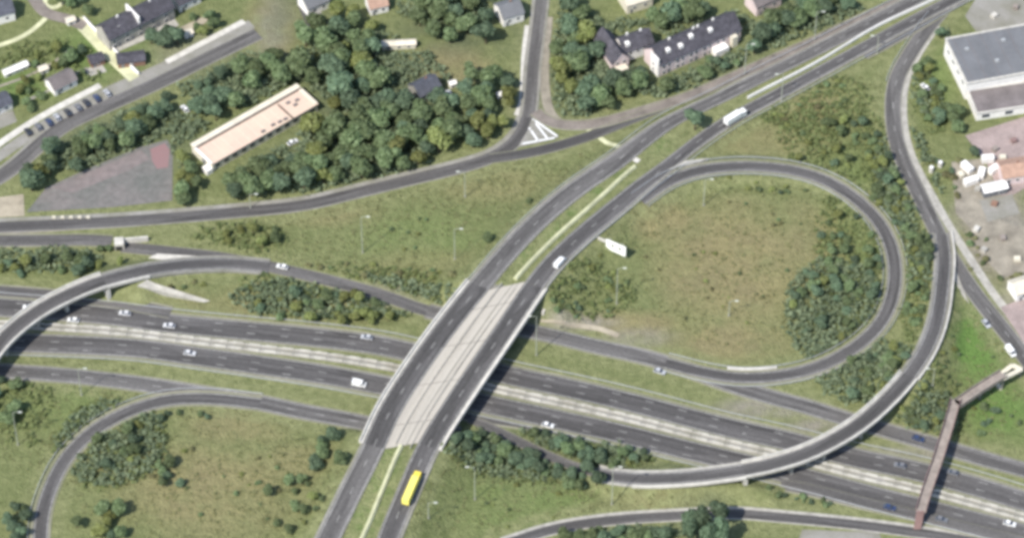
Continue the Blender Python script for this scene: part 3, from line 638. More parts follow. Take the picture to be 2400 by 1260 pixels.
def gable(t, L, W_, eave, ridge, wm, rm, x0=0.0, y0=0.0, pre='', turn=False):
    """gabled block, ridge along local x (or y when turned), front at -y"""
    mb = MB(); rf = MB(); ov = .35
    tr = (lambda x, y, z: (x0-y, y0+x, z)) if turn else (lambda x, y, z: (x0+x, y0+y, z))
    v = []
    for x in (0, L):
        v += [tr(x, 0, -.3), tr(x, W_, -.3), tr(x, W_, eave), tr(x, W_/2, ridge), tr(x, 0, eave)]
    mb.add(v, [(0, 1, 2, 3, 4), (9, 8, 7, 6, 5), (0, 4, 9, 5), (1, 6, 7, 2)]); wall = mb.build(pre+'wall', M[wm], t)
    sl_ = (ridge-eave)/(W_/2); 
    for s_ in (0, 1):
        y_e = -ov if s_ == 0 else W_+ov; ze = eave-ov*sl_
        q = [(-ov, y_e, ze+.06), (L+ov, y_e, ze+.06), (L+ov, W_/2, ridge+.06), (-ov, W_/2, ridge+.06)]
        vv = [tr(*a) for a in q]+[tr(a[0], a[1], a[2]+.18) for a in q]
        rf.add(vv, [(3, 2, 1, 0), (4, 5, 6, 7), (0, 1, 5, 4), (1, 2, 6, 5), (2, 3, 7, 6), (3, 0, 4, 7)])
    roof = rf.build(pre+'roof', M[rm], t); return wall, roof
def chimney(roof, x, y, z, h=1.6, m='wall_white', s_=.8):
    MB().box((x, y, z), (s_, s_*.7, h)).build('chimney', M[m], roof)
def dormer(roof, x, y, z, m='wall_white'):
    o = MB().box((x, y, z), (1.7, 2.0, 1.5)).build('dormer', M[m], roof); return o
def keep_box(t, L, W_, n=5):
    ca, sa = math.cos(t.rotation_euler.z), math.sin(t.rotation_euler.z)
    for i in range(n+1):
        for j in range(3):
            x, y = L*i/n, W_*j/2; KEEP.append((t.location.x+x*ca-y*sa, t.location.y+x*sa+y*ca, W_*.28+.6))
def eave_frame(a, b_, h):
    p, q = P(*a, h), P(*b_, h); d = q-p; return Vector((p.x, p.y, 0)), math.atan2(d.y, d.x), d.xy.length
# long row house right of the top centre
o, an, Ln = eave_frame((1546, 153), (1737, 68), 6.2); W_ = 10.5
t = thing('row_house', 'long row house with dark slate roof and pinkish white front above the main road', 'house', o, an)
wl, rf = gable(t, Ln, W_, 6.2, 10.8, 'wall_pink', 'slate'); keep_box(t, Ln, W_)
for i in range(6):
    x = Ln*(i+.5)/6
    for z in (1.6, 4.4): win(t, x-1.2, 0, z, 1.3, 1.5, 'f'); win(t, x+1.2, 0, z, 1.1, 1.5, 'f') if z > 2 or i % 2 else door(t, x+1.2, 0, 0, 1.1, 2.2, 'f')
for x, y, z in ((5.5, 3.0, 8.9), (11, 2.6, 8.6), (16.5, 4.0, 9.8), (25, 3.4, 9.2)): dormer(rf, x, y, z)
for x in (8, 19, 21, 28): chimney(rf, x, W_/2+.6, 10.9)
MB().box((Ln*.72, -1.6, 1.4), (6.0, 3.2, 3.4)).build('porch', M['wall_white'], t); MB().box((Ln*.9, -.9, 2.4), (2.4, 1.8, 5.4)).build('bay', M['wall_cream'], t)
MB().box((-.35, W_*.25, 4.5), (.5, W_*.5, 9.6)).build('party_wall', M['wall_white'], t)
for z in (2, 4.8): win(t, -.6, W_*.3, z, 1.2, 1.5, 'l')
# L-shaped house to its left
o, an, Ln = eave_frame((1462, 124), (1532, 100), 5.2)
t = thing('house', 'dark roofed house with a bright pinkish white gable right of the side street', 'house', o, an)
wl, rf = gable(t, Ln, 8.5, 5.2, 9.0, 'wall_white', 'slate'); keep_box(t, Ln+2, 10)
gable(t, 15, 7.4, 5.4, 9.6, 'wall_pink', 'slate', x0=.6, y0=-3.2, pre='wing_', turn=True)
for x in (2.4, 5.2): win(t, -6.8+x, -3.2, 4.2, 1.3, 1.5, 'f'); win(t, -6.8+x, -3.2, 1.5, 1.3, 1.5, 'f')
MB().box((-3.1, -4.6, 1.3), (4.6, 2.8, 3.0)).build('porch', M['wall_cream'], t)
for x in (3, 6, 9): win(t, x, 0, 3.9, 1.1, 1.4, 'f')
dormer(rf, 2.4, 2.0, 7.2); chimney(rf, 3.6, 4.6, 9.4); chimney(rf, 9.2, 4.4, 9.2)
# terrace at upper left
o, an, Ln = eave_frame((256, 94), (408, 18), 6.0)
t = thing('terrace_house', 'dark roofed terrace house with a white party wall at the upper left', 'house', o, an)
wl, rf = gable(t, Ln, 9.5, 6.0, 9.6, 'concrete', 'slate'); keep_box(t, Ln, 9.5)
MB().box((Ln*.47, 4.6, 8.2), (.7, 9.2, 3.4)).build('party_wall', M['wall_white'], t)
for i in range(5):
    x = Ln*(i+.5)/5; win(t, x-1, 0, 4.3, 1.3, 1.4, 'f'); win(t, x-1, 0, 1.5, 1.6, 1.5, 'f'); door(t, x+1.3, 0, 0, 1.1, 2.2, 'f')
chimney(rf, Ln*.25, 5.2, 9.9); chimney(rf, Ln*.75, 5.2, 9.9); win(rf, Ln*.2, 2.2, 7.8, 1.0, 1.0, 'f')
def small_house(label, a, b_, h, W_, ridge, wm, rm, name='house', cat='house', nwin=2):
    o, an, Ln = eave_frame(a, b_, h); t = thing(name, label, cat, o, an); wl, rf = gable(t, Ln, W_, h, ridge, wm, rm); keep_box(t, Ln, W_)
    for i in range(nwin): win(t, Ln*(i+.7)/(nwin+.4), 0, h*.55, min(1.3, Ln*.2), min(1.4, h*.45), 'f')
    door(t, Ln*.12+.6, 0, 0, 1.0, min(2.1, h*.8), 'f'); chimney(rf, Ln*.6, W_/2+.4, ridge+.3, 1.2, 'wall_brick') if h > 3.5 else None
    return t
small_house('blue grey roofed house cut by the upper left corner', (-30, 45), (34, 28), 4.6, 9, 7.6, 'wall_white', 'slate_blue')
small_house('slate roofed house half hidden in the wood left of the street junction', (985, 228), (1034, 203), 4.0, 8, 7.0, 'concrete_grey', 'slate_blue')
small_house('pinkish gabled house at the top edge above the main road', (1774, 18), (1832, -8), 5.0, 8, 8.2, 'wall_pink', 'roof_brown')
small_house('pale walled house at the top edge left of the side street', (1180, 45), (1228, 30), 4.4, 9, 7.2, 'wall_white', 'roof_grey')
small_house('pale roofed house at the top edge between side street and row house', (1470, 14), (1530, -4), 4.6, 9, 7.4, 'wall_cream', 'roof_cream')
small_house('brown roofed cottage at the top edge in the centre left wood', (868, 22), (910, 12), 3.6, 7, 6.2, 'wall_white', 'roof_orange')
small_house('grey roofed house with white wall beside the driveway at the top', (722, 22), (772, 0), 4.2, 8, 7.0, 'wall_white', 'roof_grey')
small_house('dark garage beside the pale lane at the upper left', (276, 150), (340, 142), 2.6, 5.5, 3.4, 'wall_brick', 'slate', 'garage', 'garage', 1)
small_house('dark shed left of the pale lane at the upper left', (214, 150), (246, 140), 2.4, 4.5, 3.2, 'wall_brick', 'slate', 'shed', 'shed', 1)
small_house('long low cream shed standing at the back of the dry clearing', (896, 108), (974, 104), 2.4, 2.6, 3.0, 'wall_cream', 'roof_cream', 'shed', 'shed', 3)
small_house('long white greenhouse in the garden at the far left', (12, 175), (66, 152), 1.8, 2.4, 2.5, 'wall_white', 'wall_white', 'greenhouse', 'greenhouse', 3)
small_house('orange roofed building behind the white containers at the right edge', (2352, 418), (2420, 408), 4.0, 9, 6.0, 'wall_pink', 'roof_orange', 'building', 'building', 3)
small_house('grey walled workshop with white roof right of the yard', (2308, 452), (2362, 440), 3.0, 4.0, 3.8, 'roof_grey', 'wall_white', 'workshop', 'building', 2)
small_house('white house at the right edge above the lower right street', (2384, 690), (2440, 672), 4.0, 7, 6.2, 'wall_white', 'roof_cream')
for lab, x, y, s_ in (('small white garden shed right of the slate roofed house', 1040, 236, 2.4), ('tiny white shed behind the other white shed near the slate roofed house', 1056, 208, 1.8), ('tiny white shed among trees left of the side street', 1168, 234, 1.8), ('tiny pale shed in the wood above the curved street', 898, 340, 2.0)):
    p = P(x, y); t = thing('garden_shed', lab, 'shed', (p.x, p.y, 0), .4); gable(t, s_*1.3, s_, 2.0, 2.6, 'wall_white', 'wall_white'); door(t, s_*.6, 0, 0, .8, 1.7, 'f'); KEEP.append((p.x+s_*.6, p.y+s_*.5, s_))
# long pale flat building
o, an, Ln = eave_frame((497, 384), (744, 243), 4.3); q = P(462, 331, 4.3); ny = Vector((-math.sin(an), math.cos(an), 0)); W_ = (Vector((q.x, q.y, 0))-o).dot(ny)
t = thing('flat_building', 'long low building with a peach coloured roof and cream edge beside the wood', 'building', o, an); keep_box(t, Ln, W_, 8)
MB().prism([(0, 0), (Ln, 0), (Ln, W_), (0, W_)], -.3, 4.05).build('wall', M['wall_cream'], t)
yv = W_*.80; rf = MB().prism([(-.3, -.3), (Ln+.3, -.3), (Ln+.3, yv-.5), (-.3, yv-.5)], 4.06, 4.32).build('roof', M['roof_peach'], t)
MB().prism([(-.3, yv+.5), (Ln+.3, yv+.5), (Ln+.3, W_+.3), (-.3, W_+.3)], 4.06, 4.62).build('roof_edge', M['roof_cream'], t)
MB().prism([(-.3, yv-.49), (Ln+.3, yv-.49), (Ln+.3, yv+.49), (-.3, yv+.49)], 4.06, 4.10).build('valley_gutter', M['gutter_brown'], t)
MB().box((-.15, yv/2, 4.45), (.9, yv, .5)).build('roof_curb', M['wall_white'], rf); MB().box((Ln-.4, yv/2, 4.42), (1.5, yv-.6, .22)).build('roof_curb', M['roof_cream'], rf)
MB().box((Ln*.76, yv*.42, 4.4), (.7, yv*.9, .16)).build('roof_joint', M['gutter_brown'], rf)
for i in range(9): MB().box((Ln*(.06+i*.077), yv*.46, 4.335), (.16, yv*.9, .03)).build('roof_seam', M['roof_cream'], rf)
for x, y in ((Ln*.9, yv*.6), (Ln*.86, yv*.45), (Ln*.83, yv*.7), (Ln*.6, yv*.15), (Ln*.66, yv*.12), (Ln*.71, yv*.1), (Ln*.5, yv*.12)): MB().box((x, y, 4.5), (1.6, 1.1, .5)).build('roof_vent', M['roof_brown'], rf)
for i in range(12): win(t, Ln*(i+.6)/12.2, 0, 2.2, 2.0, 1.6, 'f', 'gutter_brown')
door(t, Ln*.035, 0, 0, 1.2, 2.3, 'f'); door(t, 0, W_*.4, 0, 2.2, 2.6, 'l', 'grey')
MB().box((-1.4, 1.2, 1.0), (2.6, 3.2, 2.6)).build('porch', M['wall_white'], t)
# industrial hall
def hall(label, cs, h, roof, name='warehouse'):
    ws = [P(x, y, h) for x, y in cs]; o = Vector((ws[0].x, ws[0].y, 0)); d = ws[1]-ws[0]; an = math.atan2(d.y, d.x); Ln = d.xy.length; ny = Vector((-math.sin(an), math.cos(an), 0)); W_ = (ws[2]-ws[0]).dot(ny)
    t = thing(name, label, 'warehouse', o, an); MB().prism([(0, 0), (Ln, 0), (Ln, W_), (0, W_)], -.3, h-.2).build('wall', M['wall_white'], t)
    rf = MB().prism([(.35, .35), (Ln-.35, .35), (Ln-.35, W_-.35), (.35, W_-.35)], h-.19, h).build('roof', M[roof], t); keep_box(t, Ln, W_, 6)
    mb = MB()
    for c, s_ in (((Ln/2, .0, h), (Ln+.3, .7, .5)), ((Ln/2, W_, h), (Ln+.3, .7, .5)), ((0, W_/2, h), (.7, W_-.72, .5)), ((Ln, W_/2, h), (.7, W_-.72, .5))): mb.box(c, s_)
    mb.build('roof_kerb', M['concrete_light'], t); return t, Ln, W_, rf
t, Ln, W_, rf = hall('large white walled warehouse with grey flat roof at the right edge', [(2266, 196), (2560, 142), (2226, 90)], 8.5, 'roof_grey')
for i in range(9): MB().box((Ln*(i+.5)/9.2, W_*.5, 8.515), (.18, W_-1.2, .05)).build('roof_seam', M['roof_brown'], rf)
for x, y in ((.12, .7), (.3, .35), (.42, .75)): MB().box((Ln*x, W_*y, 8.8), (1.5, 1.2, .7)).build('roof_vent', M['steel'], rf)
for i in range(4): win(t, 0, W_*(i+.7)/4.5, 5.6, 2.2, 1.0, 'l', 'roof_grey')
t, Ln, W_, rf = hall('low brownish roofed annex in front of the large white warehouse', [(2290, 266), (2560, 225), (2262, 214)], 4.0, 'roof_brown', 'warehouse_annex')
for i in range(5): win(t, Ln*(i+.4)/5, 0, 2.0, 3.0, 1.6, 'f', 'roof_grey')
# white containers and cabins in the yard
def container(label, x, y, rz, L=5, col='wall_white'):
    p = P(x, y); t = thing('container', label, 'container', (p.x, p.y, 0), rz, 'white containers in the yard'); mb = MB(); mb.box((0, 0, 1.3), (L, 2.3, 2.4))
    for i in range(int(L*2)): mb.box((-L/2+.3+i*.5, -1.19, 1.3), (.2, .08, 2.1))
    mb.build('body', M[col], t); MB().box((L/2+.03, 0, 1.3), (.06, 2.0, 2.2)).build('door', M['steel'], t); MB().box((0, 0, 2.55), (L+.1, 2.4, .1)).build('roof', M[col], t); KEEP.append((p.x, p.y, 2.2))
for a in (('white container on the pink yard, topmost of the yard', 2314, 378, 0.1, 4.5), ('white container turned on end beside the dark green tree in the yard', 2266, 398, 2.2, 5), ('white container in the middle of the yard', 2299, 412, 1.3, 4.5), ('cream white container nearest the street in the yard', 2275, 430, .4, 5.5), ('peach white container next to the orange roofed building', 2330, 402, .7, 5)): container(*a)
for lab, x, y in (('slim white tank standing beside the right street, left one', 2182, 402), ('slim white tank standing beside the right street, right one', 2203, 390)):
    p = P(x, y); t = thing('storage_tank', lab, 'tank', (p.x, p.y, 0)); MB().cyl((0, 0, 1.2), .9, 2.4).build('body', M['concrete_light'], t); MB().cyl((0, 0, 2.47), .7, .14).build('lid', M['white'], t); KEEP.append((p.x, p.y, 1.5))
for i, (x, y, c_, lab) in enumerate(((2350, 372, 'wall_cream', 'pale pallet stack on the pink yard, right of the topmost container'), (2332, 352, 'deck_brown', 'brown pallet stack on the pink yard behind the containers'), (2290, 446, 'concrete', 'grey pallet stack below the cream container'), (2252, 412, 'wall_cream', 'pale pallet stack left of the yard containers'), (2330, 480, 'wall_brick', 'brick pallet stack in front of the white roofed workshop'), (2376, 332, 'rust', 'rusty pallet stack near the warehouse annex'), (2288, 540, 'concrete_light', 'pale pallet stack on the gravel below the yard'), (2350, 560, 'deck_brown', 'brown pallet stack on the gravel at the right edge'), (2306, 588, 'concrete', 'grey pallet stack on the lower gravel'), (2384, 610, 'wall_cream', 'pale pallet stack nearest the white house'), (2330, 40, 'concrete_light', 'pale pallet stack behind the big warehouse'), (2380, 20, 'deck_brown', 'brown pallet stack behind the big warehouse'))):
    p = P(x, y); t = thing('pallet_stack', lab, 'pallet stack', (p.x, p.y, .06), i*.7, 'pallet stacks in the yards')
    for k in range(4): MB().box((rng.uniform(-.1, .1), rng.uniform(-.1, .1), .18+.36*k), (2.4-.2*(i % 3), 1.9, .3)).build('pallet', M[c_], t)
    KEEP.append((p.x, p.y, 1.5))
strip('footpath', [(60, 235), (110, 215), (160, 180), (205, 160)], 1.4, 'concrete_grey'); strip('footpath', [(-10, 205), (60, 180), (120, 150), (170, 110)], 1.2, 'gravel')
patch('terrace', [(196, 162), (240, 152), (250, 168), (208, 180)], 'concrete'); patch('terrace', [(-20, 275), (30, 258), (40, 285), (-20, 310)], 'concrete_grey'); patch('terrace', [(420, 66), (480, 38), (490, 50), (430, 80)], 'sand')
small_house('brown roofed cottage in the left gardens above the parked cars', (128, 212), (180, 186), 3.2, 7, 5.6, 'wall_white', 'roof_brown')
small_house('blue grey roofed house at the left edge above the parked cars', (-20, 262), (28, 240), 3.4, 7, 6.0, 'wall_white', 'slate_blue')
small_house('small dark house behind the terrace at the top left', (420, 14), (470, -10), 3.8, 7.5, 6.6, 'wall_white', 'slate')
for lab, x, y in (('cream garden shed on the left lawn beside the gravel path', 96, 176), ('white garden shed behind the pale lane corner', 160, 62), ('white garden shed on the lawn right of the terrace house', 436, 92)):
    p = P(x, y); t = thing('garden_shed', lab, 'shed', (p.x, p.y, 0), .5); gable(t, 3.2, 2.4, 2.0, 2.6, 'wall_white', 'roof_cream'); door(t, 1.4, 0, 0, .8, 1.7, 'f'); KEEP.append((p.x+1.5, p.y+1, 2.4))
# culvert portal by the left collector road
p = P(300, 580); t = thing('tunnel_portal', 'white concrete underpass portal between the two roads at the left', 'tunnel portal', (p.x, p.y, 0), .12)
MB().box((-3.0, .8, 1.5), (3.4, 3.6, 3.4)).build('headwall', M['concrete_light'], t); MB().box((3.0, 2.4, 1.1), (9, .7, 2.6)).build('side_wall', M['concrete_light'], t); MB().box((-3.2, -1.05, 1.0), (2.4, .12, 2.2)).build('dark_opening_panel', M['black'], t); KEEP.append((p.x, p.y, 5))  # portal mouth is a black panel, the inner shade put into its colour
for k in range(5):
    x = 127+k*20; p = P(x, 511); t = tag(MB().box((0, 0, .45), (1.5, .8, .9), 0, .85).build('concrete_block', M['wall_cream']), ['leftmost cream block in the row in front of the grey yard', 'second cream block from the left in front of the grey yard', 'middle cream block in the row in front of the grey yard', 'second cream block from the right in front of the grey yard', 'rightmost cream block in the row in front of the grey yard'][k], 'block', 'cream blocks in front of the yard'); t.location = (p.x, p.y, .05)

# ------------------------------------------------------------------ signs and lamps
def big_sign():
    a, b_ = P(1420, 588, 1), P(1466, 608, 1); d = b_-a; an = math.atan2(d.y, d.x); L = d.xy.length; m_ = (a+b_)/2; g = gz(m_.x, m_.y)
    t = thing('road_sign', 'big white direction sign on posts beside the main road', 'sign', (m_.x, m_.y, g), an)
    MB().box((0, 0, 3.5), (L, .22, 5.0)).build('panel', M['sign_white'], t); MB().box((0, .16, 3.5), (L-.1, .08, 4.9)).build('panel_back', M['sign_back'], t)
    for x in (-L*.32, L*.32): MB().cyl((x, .34, 3.3), .14, 7.0, 'z', 8).build('post', M['steel'], t)
    for x, w2 in ((-L*.16, .9), (L*.2, 1.0)): MB().box((x, -.135, 3.9), (w2, .05, 1.1)).build('arrow_symbol', M['sign_dark'], t)
    MB().box((-L*.72, -.05, 4.6), (L*.4, .2, 1.6)).build('side_panel', M['concrete_light'], t); KEEP.append((m_.x, m_.y, 4))
big_sign()
def lamp(label, px, py, hp, dirx=1, arm=2.2, g=None):
    b0 = g if g is not None else G0(px, py); h = hp/PPM/math.cos(EL)
    t = thing('street_lamp', label, 'street lamp', b0, 0, 'tall street lamps'); MB().tube([(0, 0, -.3), (0, 0, h*.6), (0, 0, h)], [.19, .15, .10], 8).build('mast', M['lamp_grey'], t)
    MB().tube([(0, 0, h-.1), (dirx*arm*.5, 0, h+.25), (dirx*arm, 0, h+.3)], .07, 6).build('arm', M['lamp_grey'], t)
    MB().box((dirx*(arm+.3), 0, h+.28), (1.3, .5, .22)).build('lamp_head', M['lamp_head'], t); MB().cyl((0, 0, .3), .32, .8, 'z', 8).build('base', M['concrete'], t); KEEP.append((b0.x, b0.y, 1.2))
for a in (('slim lamp mast in the grass left of the viaduct, beside the small dark bush', 850, 592, 82, 1), ('slim lamp mast in the grass between the grass hollow and the viaduct', 1066, 610, 70, 1), ('lamp mast below the curved street in the upper middle', 1090, 462, 58, -1), ('lamp mast in front of the big loop meadow right of the viaduct', 1445, 712, 82, 1),
          ('lamp mast between viaduct and motorway, just right of the viaduct', 1257, 832, 90, -1), ('lamp mast at the left end of the flyover slip road, lower right', 1434, 1182, 88, 1), ('lamp mast in the grass right of the yellow lorry', 1113, 1170, 76, -1), ('lamp mast inside the loop below its upper bend', 1649, 482, 60, 1),
          ('lamp mast in front of the row house garden', 1745, 176, 70, 1), ('lamp mast above the main road near the top right', 1909, 96, 66, 1), ('lamp mast below the white median line of the main road', 1831, 240, 60, -1), ('lamp mast at the left between motorway and loop road', 191, 926, 62, 1),
          ('lamp mast in the grass at the far left edge grove', 42, 1042, 76, 1), ('lamp mast at the top right by the slip road nose', 2055, 128, 42, -1), ('lamp mast right of the flyover bend with a leaning arm', 2183, 922, 40, -1), ('lamp mast beside the curved street at the left', 587, 488, 32, 1), ('lamp mast on the flyover approach in the lower right grass', 1005, 1232, 36, 1), ('lamp mast beside the main road in the lower right of the loop', 1708, 740, 34, 1)): lamp(*a)
# ------------------------------------------------------------------ vehicles
def wheels(t, xs, yw, r_=.33, w2=.24):
    for x in xs:
        for s_ in (1, -1):
            o = MB().cyl((x, s_*yw, r_), r_, w2, 'y', 14).build('wheel', M['tyre'], t); MB().cyl((x, s_*(yw+.02), r_), r_*.55, w2+.02, 'y', 10).build('rim', M['silver'], o)
def loft(prof_lo, sec, wd):
    mb = MB(); n = len(prof_lo)
    return mb
def car(label, col, loc, rz, kind='car', group='cars on the roads'):
    t = thing('car', label, 'car', loc, rz, group); L = 4.3
    side = [(-2.1, .28), (2.08, .28), (2.15, .55), (2.05, .72), (1.15, .92), (-1.75, .98), (-2.12, .85)]; mb = MB(); mb.smooth = False; n = len(side); hw = .87
    vs = [(x, -hw*(.96 if z > .8 else 1), z) for x, z in side]+[(x, hw*(.96 if z > .8 else 1), z) for x, z in side]
    mb.add(vs, [tuple(range(n)), tuple(range(2*n-1, n-1, -1))]+[(i, n+i, n+(i+1) % n, (i+1) % n) for i in range(n)]); mb.build('body', M[col], t)
    cab = [(-1.95, .95, .80), (-1.35, 1.42, .66), (.15, 1.46, .66), (1.05, .92, .78)]; mb = MB(); vs = [(x, -w2, z) for x, z, w2 in cab]+[(x, w2, z) for x, z, w2 in cab]
    mb.add(vs, [(0, 1, 2, 3), (7, 6, 5, 4), (0, 4, 5, 1), (2, 6, 7, 3), (1, 5, 6, 2), (0, 3, 7, 4)]); mb.build('windows', M['glass'], t)
    MB().add([(-1.32, -.67, 1.44), (.14, -.67, 1.475), (.14, .67, 1.475), (-1.32, .67, 1.44), (-1.32, -.67, 1.40), (.14, -.67, 1.43), (.14, .67, 1.43), (-1.32, .67, 1.40)], [(0, 1, 2, 3), (7, 6, 5, 4), (0, 4, 5, 1), (1, 5, 6, 2), (2, 6, 7, 3), (3, 7, 4, 0)]).build('roof', M[col], t)
    wheels(t, (-1.3, 1.32), .80)
    for s_ in (1, -1): MB().box((2.1, s_*.6, .62), (.08, .34, .14)).build('headlight', M['lamp_head'], t); MB().box((-2.1, s_*.62, .75), (.08, .3, .14)).build('tail_light', M['red'], t)
    return t
def van(label, col, loc, rz, L=5.4):
    t = thing('van', label, 'van', loc, rz); side = [(-L/2, .35), (L/2, .35), (L/2, .95), (L/2-.6, 1.25), (L/2-1.3, 2.15), (-L/2+.1, 2.25), (-L/2, 2.0)]; n = len(side); mb = MB()
    vs = [(x, -.98*(.93 if z > 1.5 else 1), z) for x, z in side]+[(x, .98*(.93 if z > 1.5 else 1), z) for x, z in side]
    mb.add(vs, [tuple(range(n)), tuple(range(2*n-1, n-1, -1))]+[(i, n+i, n+(i+1) % n, (i+1) % n) for i in range(n)]); mb.build('body', M[col], t)
    x0, x1 = L/2-.62, L/2-1.26; MB().add([(x0+.03, -.82, 1.3), (x0+.03, .82, 1.3), (x1+.05, .8, 2.08), (x1+.05, -.8, 2.08)], [(0, 1, 2, 3)]).build('windscreen', M['glass'], t)
    for s_ in (1, -1): MB().box((L/2-1.55, s_*.97, 1.55), (.8, .06, .55)).build('side_window', M['glass'], t); MB().box((L/2, s_*.7, .8), (.06, .35, .2)).build('headlight', M['lamp_head'], t)
    wheels(t, (-L*.3, L*.3), .88, .36); return t
def lorry(label, cab, box, loc, rz, L=10.0, artic=False):
    t = thing('lorry', label, 'lorry', loc, rz); h = 3.7; xb = L/2-2.6
    o = MB().box((L/2-1.1, 0, 1.75), (2.2, 2.4, 2.5), 0, .96).build('cab', M[cab], t); MB().box((L/2+.0, 0, 2.3), (.1, 2.0, .9)).build('windscreen', M['glass'], o)
    for s_ in (1, -1): MB().box((L/2-.9, s_*1.18, 2.3), (.8, .06, .7)).build('side_window', M['glass'], o); MB().box((L/2+.02, s_*.9, .95), (.1, .4, .22)).build('headlight', M['lamp_head'], o); MB().box((L/2-.1, s_*1.36, 2.3), (.12, .2, .5)).build('mirror', M['black'], o)
    bl = L-2.9; MB().box((xb-bl/2, 0, 1.2+(h-1.2)/2), (bl, 2.5, h-1.2)).build('cargo_box', M[box], t); MB().box((xb-bl/2, 0, h+.03), (bl-.1, 2.4, .08)).build('box_roof', M[box], t); MB().box((0, 0, .95), (L-.6, 1.0, .35)).build('chassis', M['black'], t)
    wheels(t, [L/2-1.2, -L/2+1.3, -L/2+2.5]+([-L/2+3.7, xb-.4] if artic else []), 1.05, .5, .32); return t
def on(path, px, py, z=None):
    best = min(path, key=lambda q: (Q(q[0])[0]-px)**2+(Q(q[0])[1]-py)**2); zz = best[0].z+.10; p = P(px, py, zz); return Vector((p.x, p.y, zz)), math.atan2(-best[1].x, best[1].y)
PI = math.pi
l, a = on(Rc, 965, 1152); lorry('long yellow lorry driving up the main road below the viaduct', 'yellow_cab', 'yellow', l, a, 14.0, True)
l, a = on(Rc, 1722, 283); lorry('white box lorry on the main road below the round median tree', 'white', 'white', l, a, 10.0)
l, a = on(Rc, 1312, 618); van('white van on the main road just above the viaduct', 'white', l, a, 5.6)
l, a = on(D, 842, 902); van('white van on the motorway just left of the viaduct', 'white', l, a, 5.0)
l, a = on(U, 860, 792); car('silver white car on the far motorway lanes left of the viaduct', 'silver', l, a+PI)
for lab, col, pth, x, y, fl in (('pinkish white car on the motorway right of the left slip road bridge', 'white', U, 293, 736, 1), ('white car on the motorway at the left, half under the slip road bridge', 'white', U, 68, 722, 1), ('white car on the motorway directly right of the left bridge shadow', 'white', U, 172, 752, 1), ('light grey car in the far motorway lanes nearest the pale median', 'white', U, 397, 765, 1),
        ('white car alone on the near motorway lanes at the left', 'white', D, 445, 829, 0), ('white car on the overgrown collector road at the left', 'white', E, 662, 627, 1), ('white and blue car on the near lanes beside the dark tree belt', 'white', D, 1284, 998, 0), ('silver car where the right loop road joins the collector road', 'silver', E, 1546, 872, 0),
        ('dark blue car on the collector road left of the footbridge', 'blue', E, 2152, 1029, 0), ('dark blue car on the near lanes left of the footbridge foot', 'blue', D, 2085, 1190, 0), ('dark car on the near lanes right of the footbridge foot', 'grey', D, 2206, 1218, 0), ('white car at the lower right corner of the motorway', 'white', D, 2366, 1228, 0),
        ('small dark car in the far lanes left of the footbridge', 'grey', U, 2110, 1092, 1), ('dark car on the far lanes just right of the footbridge', 'grey', U, 2232, 1108, 1)):
    l, a = on(pth, x, y); car(lab, 'pale' if col == 'white' and x % 2 else col, l, a+(PI if fl else 0))
l, a = on(R2, 2368, 826); van('white van at the left kerb of the right street near the footbridge stairs', 'white', l, a, 5.0)
l, a = on(R2, 2311, 760); car('pale car parked left of the right street', 'silver', l, a)
for lab, col, x, y, rz in (('white car parked below the long pale building', 'white', 686, 336, .6), ('white car parked among trees left of the pale building', 'white', 434, 258, 2.2), ('white car parked on the grass strip right of the right street', 'white', 2168, 207, 2.2), ('red car behind the pale building corner', 'red', 2238, 610, 2.0)):
    if col == 'red': continue
    p = P(x, y); car(lab, col, (p.x, p.y, .06), rz, group='parked cars'); KEEP.append((p.x, p.y, 2.2))
ordn = ['leftmost', 'second from left', 'third from left', 'fourth from left', 'fifth from left', 'sixth from left', 'seventh from left', 'eighth from left', 'rightmost']
for k in range(9):
    f_ = k/8; x, y = 66+f_*(248-66)+(k % 3)*2, 312+f_*(222-312); p = P(x, y); col = ['black', 'grey', 'blue', 'silver', 'black', 'grey', 'black', 'blue', 'silver'][k]; cn = dict(black='black', grey='grey', blue='dark blue', silver='silver')[col]
    car(f'{cn} car parked in the row along the left street, {ordn[k]}', col, (p.x, p.y, .16), .55+1.571, group='cars parked along the left street')

# ------------------------------------------------------------------ trees and shrubs
def crown_mesh(name, seed, m, lobes=7, nleaf=1100, flat=.8, size=(.16, .30)):
    """unit crown: radius about 1, leaf clumps spread through several lobes"""
    r_ = random.Random(seed); mb = MB(); L = []
    for i in range(lobes):
        a = r_.uniform(0, 2*PI); d = r_.uniform(.15, .62) if i else 0; L.append((Vector((d*math.cos(a), d*math.sin(a), r_.uniform(-.35, .45)*flat if i else .25)), r_.uniform(.34, .58)))
    for i in range(nleaf):
        c, R_ = L[r_.randrange(lobes)]; u = Vector((r_.gauss(0, 1), r_.gauss(0, 1), r_.gauss(.25, 1))).normalized(); p = c+Vector((u.x, u.y, u.z*flat))*R_*r_.uniform(.72, 1.08)
        nrm = (u+Vector((r_.gauss(0, .5), r_.gauss(0, .5), r_.gauss(.3, .5)))).normalized(); s_ = r_.uniform(*size)*.5
        a = nrm.cross(Vector((r_.gauss(0, 1), r_.gauss(0, 1), r_.gauss(0, 1)))).normalized(); b2 = nrm.cross(a)
        mb.add([p-a*s_-b2*s_*.7, p+a*s_-b2*s_*.5, p+a*s_*.8+b2*s_*.8, p-a*s_*.6+b2*s_], [(0, 1, 2, 3)])
    me = bpy.data.meshes.new(name); me.from_pydata(mb.v, [], mb.f); me.materials.append(m); return me
